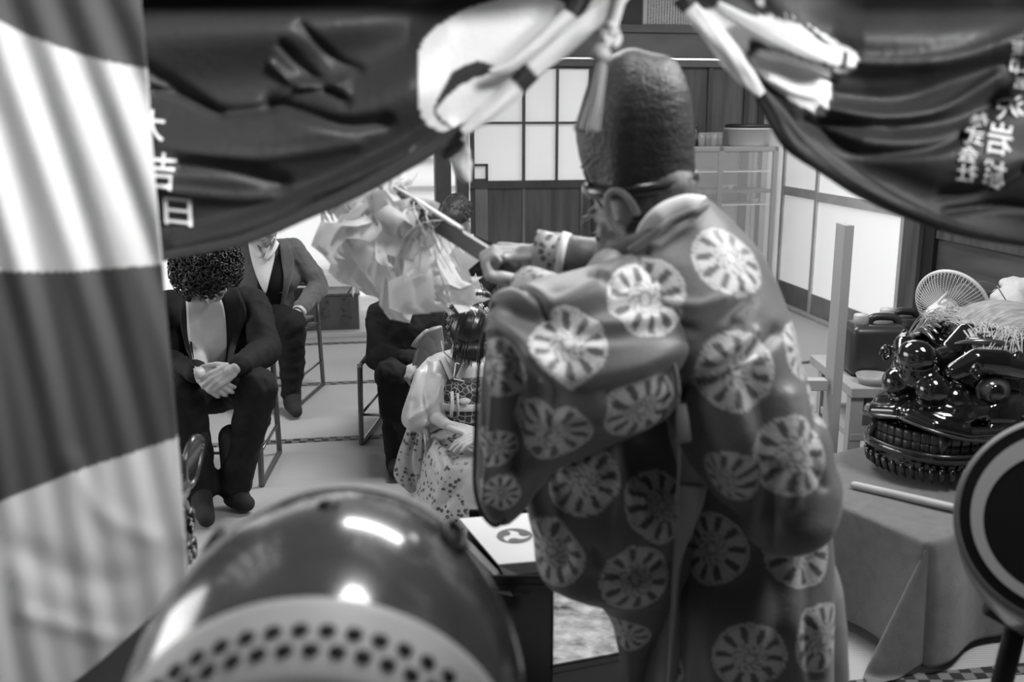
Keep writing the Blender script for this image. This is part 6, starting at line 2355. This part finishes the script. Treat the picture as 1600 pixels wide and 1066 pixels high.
# electric fan
fan = thing('desk_fan', 'white electric desk fan with wire cage and clear blades, on the bench', 'fan', (W(1470, 560, by + 0.15).x, by + 0.2, zb_))
fwhite = mat('fan_plastic', 0.55, rough=0.35)
fcx = W(1486, 478, by + 0.15)
fn = Vector((0.70, 0.62, 0.32)).normalized()           # the cage looks away to the right
Tf = frame_axis(fcx, fcx + fn)
RFn = 0.145
cg = MB()
for k in range(60):
    a = 2 * PI * k / 60
    pts = []
    for q in np.linspace(0, 1, 9):
        r = 0.03 + (RFn - 0.03) * q
        z = -0.05 * math.cos(q * PI / 2) ** 0.8 if q < 1 else 0
        pts.append(Tf @ Vector((r * math.cos(a), r * math.sin(a), z)))
    for q in np.linspace(1, 0, 9):
        r = 0.03 + (RFn - 0.03) * q
        z = 0.022 + 0.05 * math.cos(q * PI / 2) ** 0.8 if q < 1 else 0.022
        pts.append(Tf @ Vector((r * math.cos(a), r * math.sin(a), z)))
    cg.tube(pts, 0.0011, 5, cap=False)
cg.build('wire_cage', fwhite, fan, kind='stuff')
MB().tube([Tf @ Vector((RFn * math.cos(t), RFn * math.sin(t), 0.011)) for t in np.linspace(0, 2 * PI, 65)[:-1]], 0.0085, 10, closed=True).build('cage_rim', fwhite, fan)
MB().lathe([(0.001, 0.073), (0.035, 0.073), (0.035, 0.069), (0.001, 0.069)], Tf, 28).build('badge', fwhite, fan)
mat_glass('smoke_plastic', 0.55, 0.45)
for k in range(3):
    bl = []
    for i in range(12):
        q = i / 11
        r = 0.022 + 0.105 * q
        row = []
        for j in range(9):
            u = j / 8 * 2 - 1
            wdt = 0.95 * (0.55 + 0.45 * math.sin(PI * (0.15 + 0.6 * q)))
            a = 2 * PI * k / 3 + u * wdt * 0.62 + 0.5 * q
            row.append(Tf @ Vector((r * math.cos(a), r * math.sin(a), 0.010 + 0.018 * u)))
        bl.append(row)
    MB().grid(bl).build('blade', M['smoke_plastic'], fan, solid=0.002)
mp = MB()
m0 = Tf @ Vector((0, 0, -0.045))
m1 = Tf @ Vector((0, 0, -0.115))
m2 = Tf @ Vector((0, 0, -0.155))
mp.chain([m0, m1, m2], [0.052, 0.056, 0.034], 20)
me = blob(mp, 0.005, 5, name='motor_housing')
link('motor_housing', me, fwhite, fan)
MB().tube([m1 + Vector((0, 0, 0.05)), m1 + Vector((0.0, -0.004, 0.072)), m0 + Vector((0, -0.004, 0.075)), m0 + Vector((0.0, 0, 0.05))], 0.006, 8).build('carry_grip', fwhite, fan)
MB().lathe([(0.008, 0), (0.008, 0.02), (0.001, 0.022)], Matrix.Translation(m2 + Vector((0, -0.01, 0.03))), 14).build('knob', fwhite, fan)
vt = MB()
for k in range(7):
    a = -0.9 + 0.3 * k
    vt.box(m2 + Vector((0.002 * k, -0.03 + 0.004 * abs(k - 3), 0.012 * (k - 3))), (0.016, 0.004, 0.004))
vt.build('vents', M['can_plastic'], fan, smooth=False, kind='stuff')
MB().tube([m1 - Vector((0, 0, 0.04)), Vector((m1.x + 0.02, m1.y, zb_ + 0.04)), Vector((m1.x + 0.02, m1.y, zb_ + 0.01))], [0.022, 0.02, 0.024], 16).build('neck', fwhite, fan)
MB().lathe([(0.001, 0), (0.10, 0), (0.105, 0.012), (0.085, 0.034), (0.03, 0.045), (0.001, 0.045)], Matrix.Translation(Vector((m1.x + 0.02, m1.y, zb_ + 0.001))), 36).build('base', fwhite, fan)

# crumpled white sack, wire hanger, small pale pot, dark basket
sk = MB()
for (x, y, yy, rx, rz) in ((1580, 470, by + 0.25, 0.08, 0.055), (1610, 455, by + 0.28, 0.09, 0.06), (1570, 500, by + 0.2, 0.07, 0.035), (1620, 500, by + 0.22, 0.10, 0.07), (1590, 445, by + 0.3, 0.06, 0.03), (1600, 540, by + 0.25, 0.12, 0.09), (1610, 580, by + 0.25, 0.13, 0.09)):
    sk.ell(W(x, y, yy), (rx, 0.09, rz), nu=20, nv=14)
me = blob(sk, 0.008, 3, name='cloth_sack')
wrinkle(me, lambda co: 0.010 * nz(co, 48, 3) + 0.005 * np.abs(nz(co, 110, 9)))
for v in me.vertices:
    v.co.z = max(v.co.z, zb_ + 0.003)
link('cloth_sack', me, mat('white_sack', 0.55, rough=0.8), None, label='crumpled white cloth sack on the bench at the right edge behind the lion mask', cat='sack')
MB().tube([W(x, y, by + 0.12) for x, y in spl([(1524, 442), (1536, 440), (1550, 444), (1556, 450), (1548, 456), (1534, 450), (1524, 444)], 30)], 0.0022, 6).tube(
    [W(1558, 447, by + 0.12), W(1572, 470, by + 0.13), W(1580, 500, by + 0.14)], 0.0022, 6).build('wire_hanger', alum, None, label='pale wire clothes hanger loop lying against the white sack', cat='hanger')
bk = thing('basket', 'dark slatted basket between the fan and the white sack', 'basket', (W(1545, 500, by + 0.3).x, by + 0.34, zb_))
bk0, bk1 = W(1518, 460, by + 0.3), W(1556, 460, by + 0.3)
for k in range(12):
    x_ = bk0.x + (bk1.x - bk0.x) * k / 11
    MB().box((x_, by + 0.29, (zb_ + bk0.z) / 2), (0.007, 0.006, bk0.z - zb_ - 0.01)).build('slat', black_matt, bk, smooth=False)
for z_ in (zb_ + 0.012, bk0.z):
    MB().box(((bk0.x + bk1.x) / 2, by + 0.35, z_), (bk1.x - bk0.x + 0.02, 0.14, 0.014)).build('rim', black_matt, bk, smooth=False)
cx_ = W(1500, 545, by - 0.0)
MB().lathe([(0.028, 0), (0.034, 0.01), (0.036, 0.16), (0.040, 0.17), (0.034, 0.17), (0.030, 0.02), (0.001, 0.015)], Matrix.Translation(Vector((cx_.x, cx_.y + 0.02, zb_))), 28).build(
    'paper_cup', mat('cup_white', 0.5, rough=0.5), None, label='tall pale cup on the bench just below the fan motor', cat='cup')
cx_ = W(1368, 590, by + 0.0)
MB().lathe([(0.05, 0), (0.075, 0.012), (0.082, 0.05), (0.078, 0.05), (0.07, 0.016), (0.001, 0.012)], Matrix.Translation(Vector((cx_.x + 0.01, 3.42, 0.0))), 32, cap=False)
MB().lathe([(0.001, 0.0), (0.055, 0.0), (0.07, 0.035), (0.066, 0.035), (0.05, 0.006), (0.001, 0.006)], Matrix.Translation(Vector((W(1372, 590, by + 0.02).x, by + 0.065, zb_ + 0.001))), 32, cap=False).build(
    'shallow_dish', mat('dish_grey', 0.30, rough=0.3), None, label='shallow pale dish on the bench in front of the jerry cans', cat='dish')
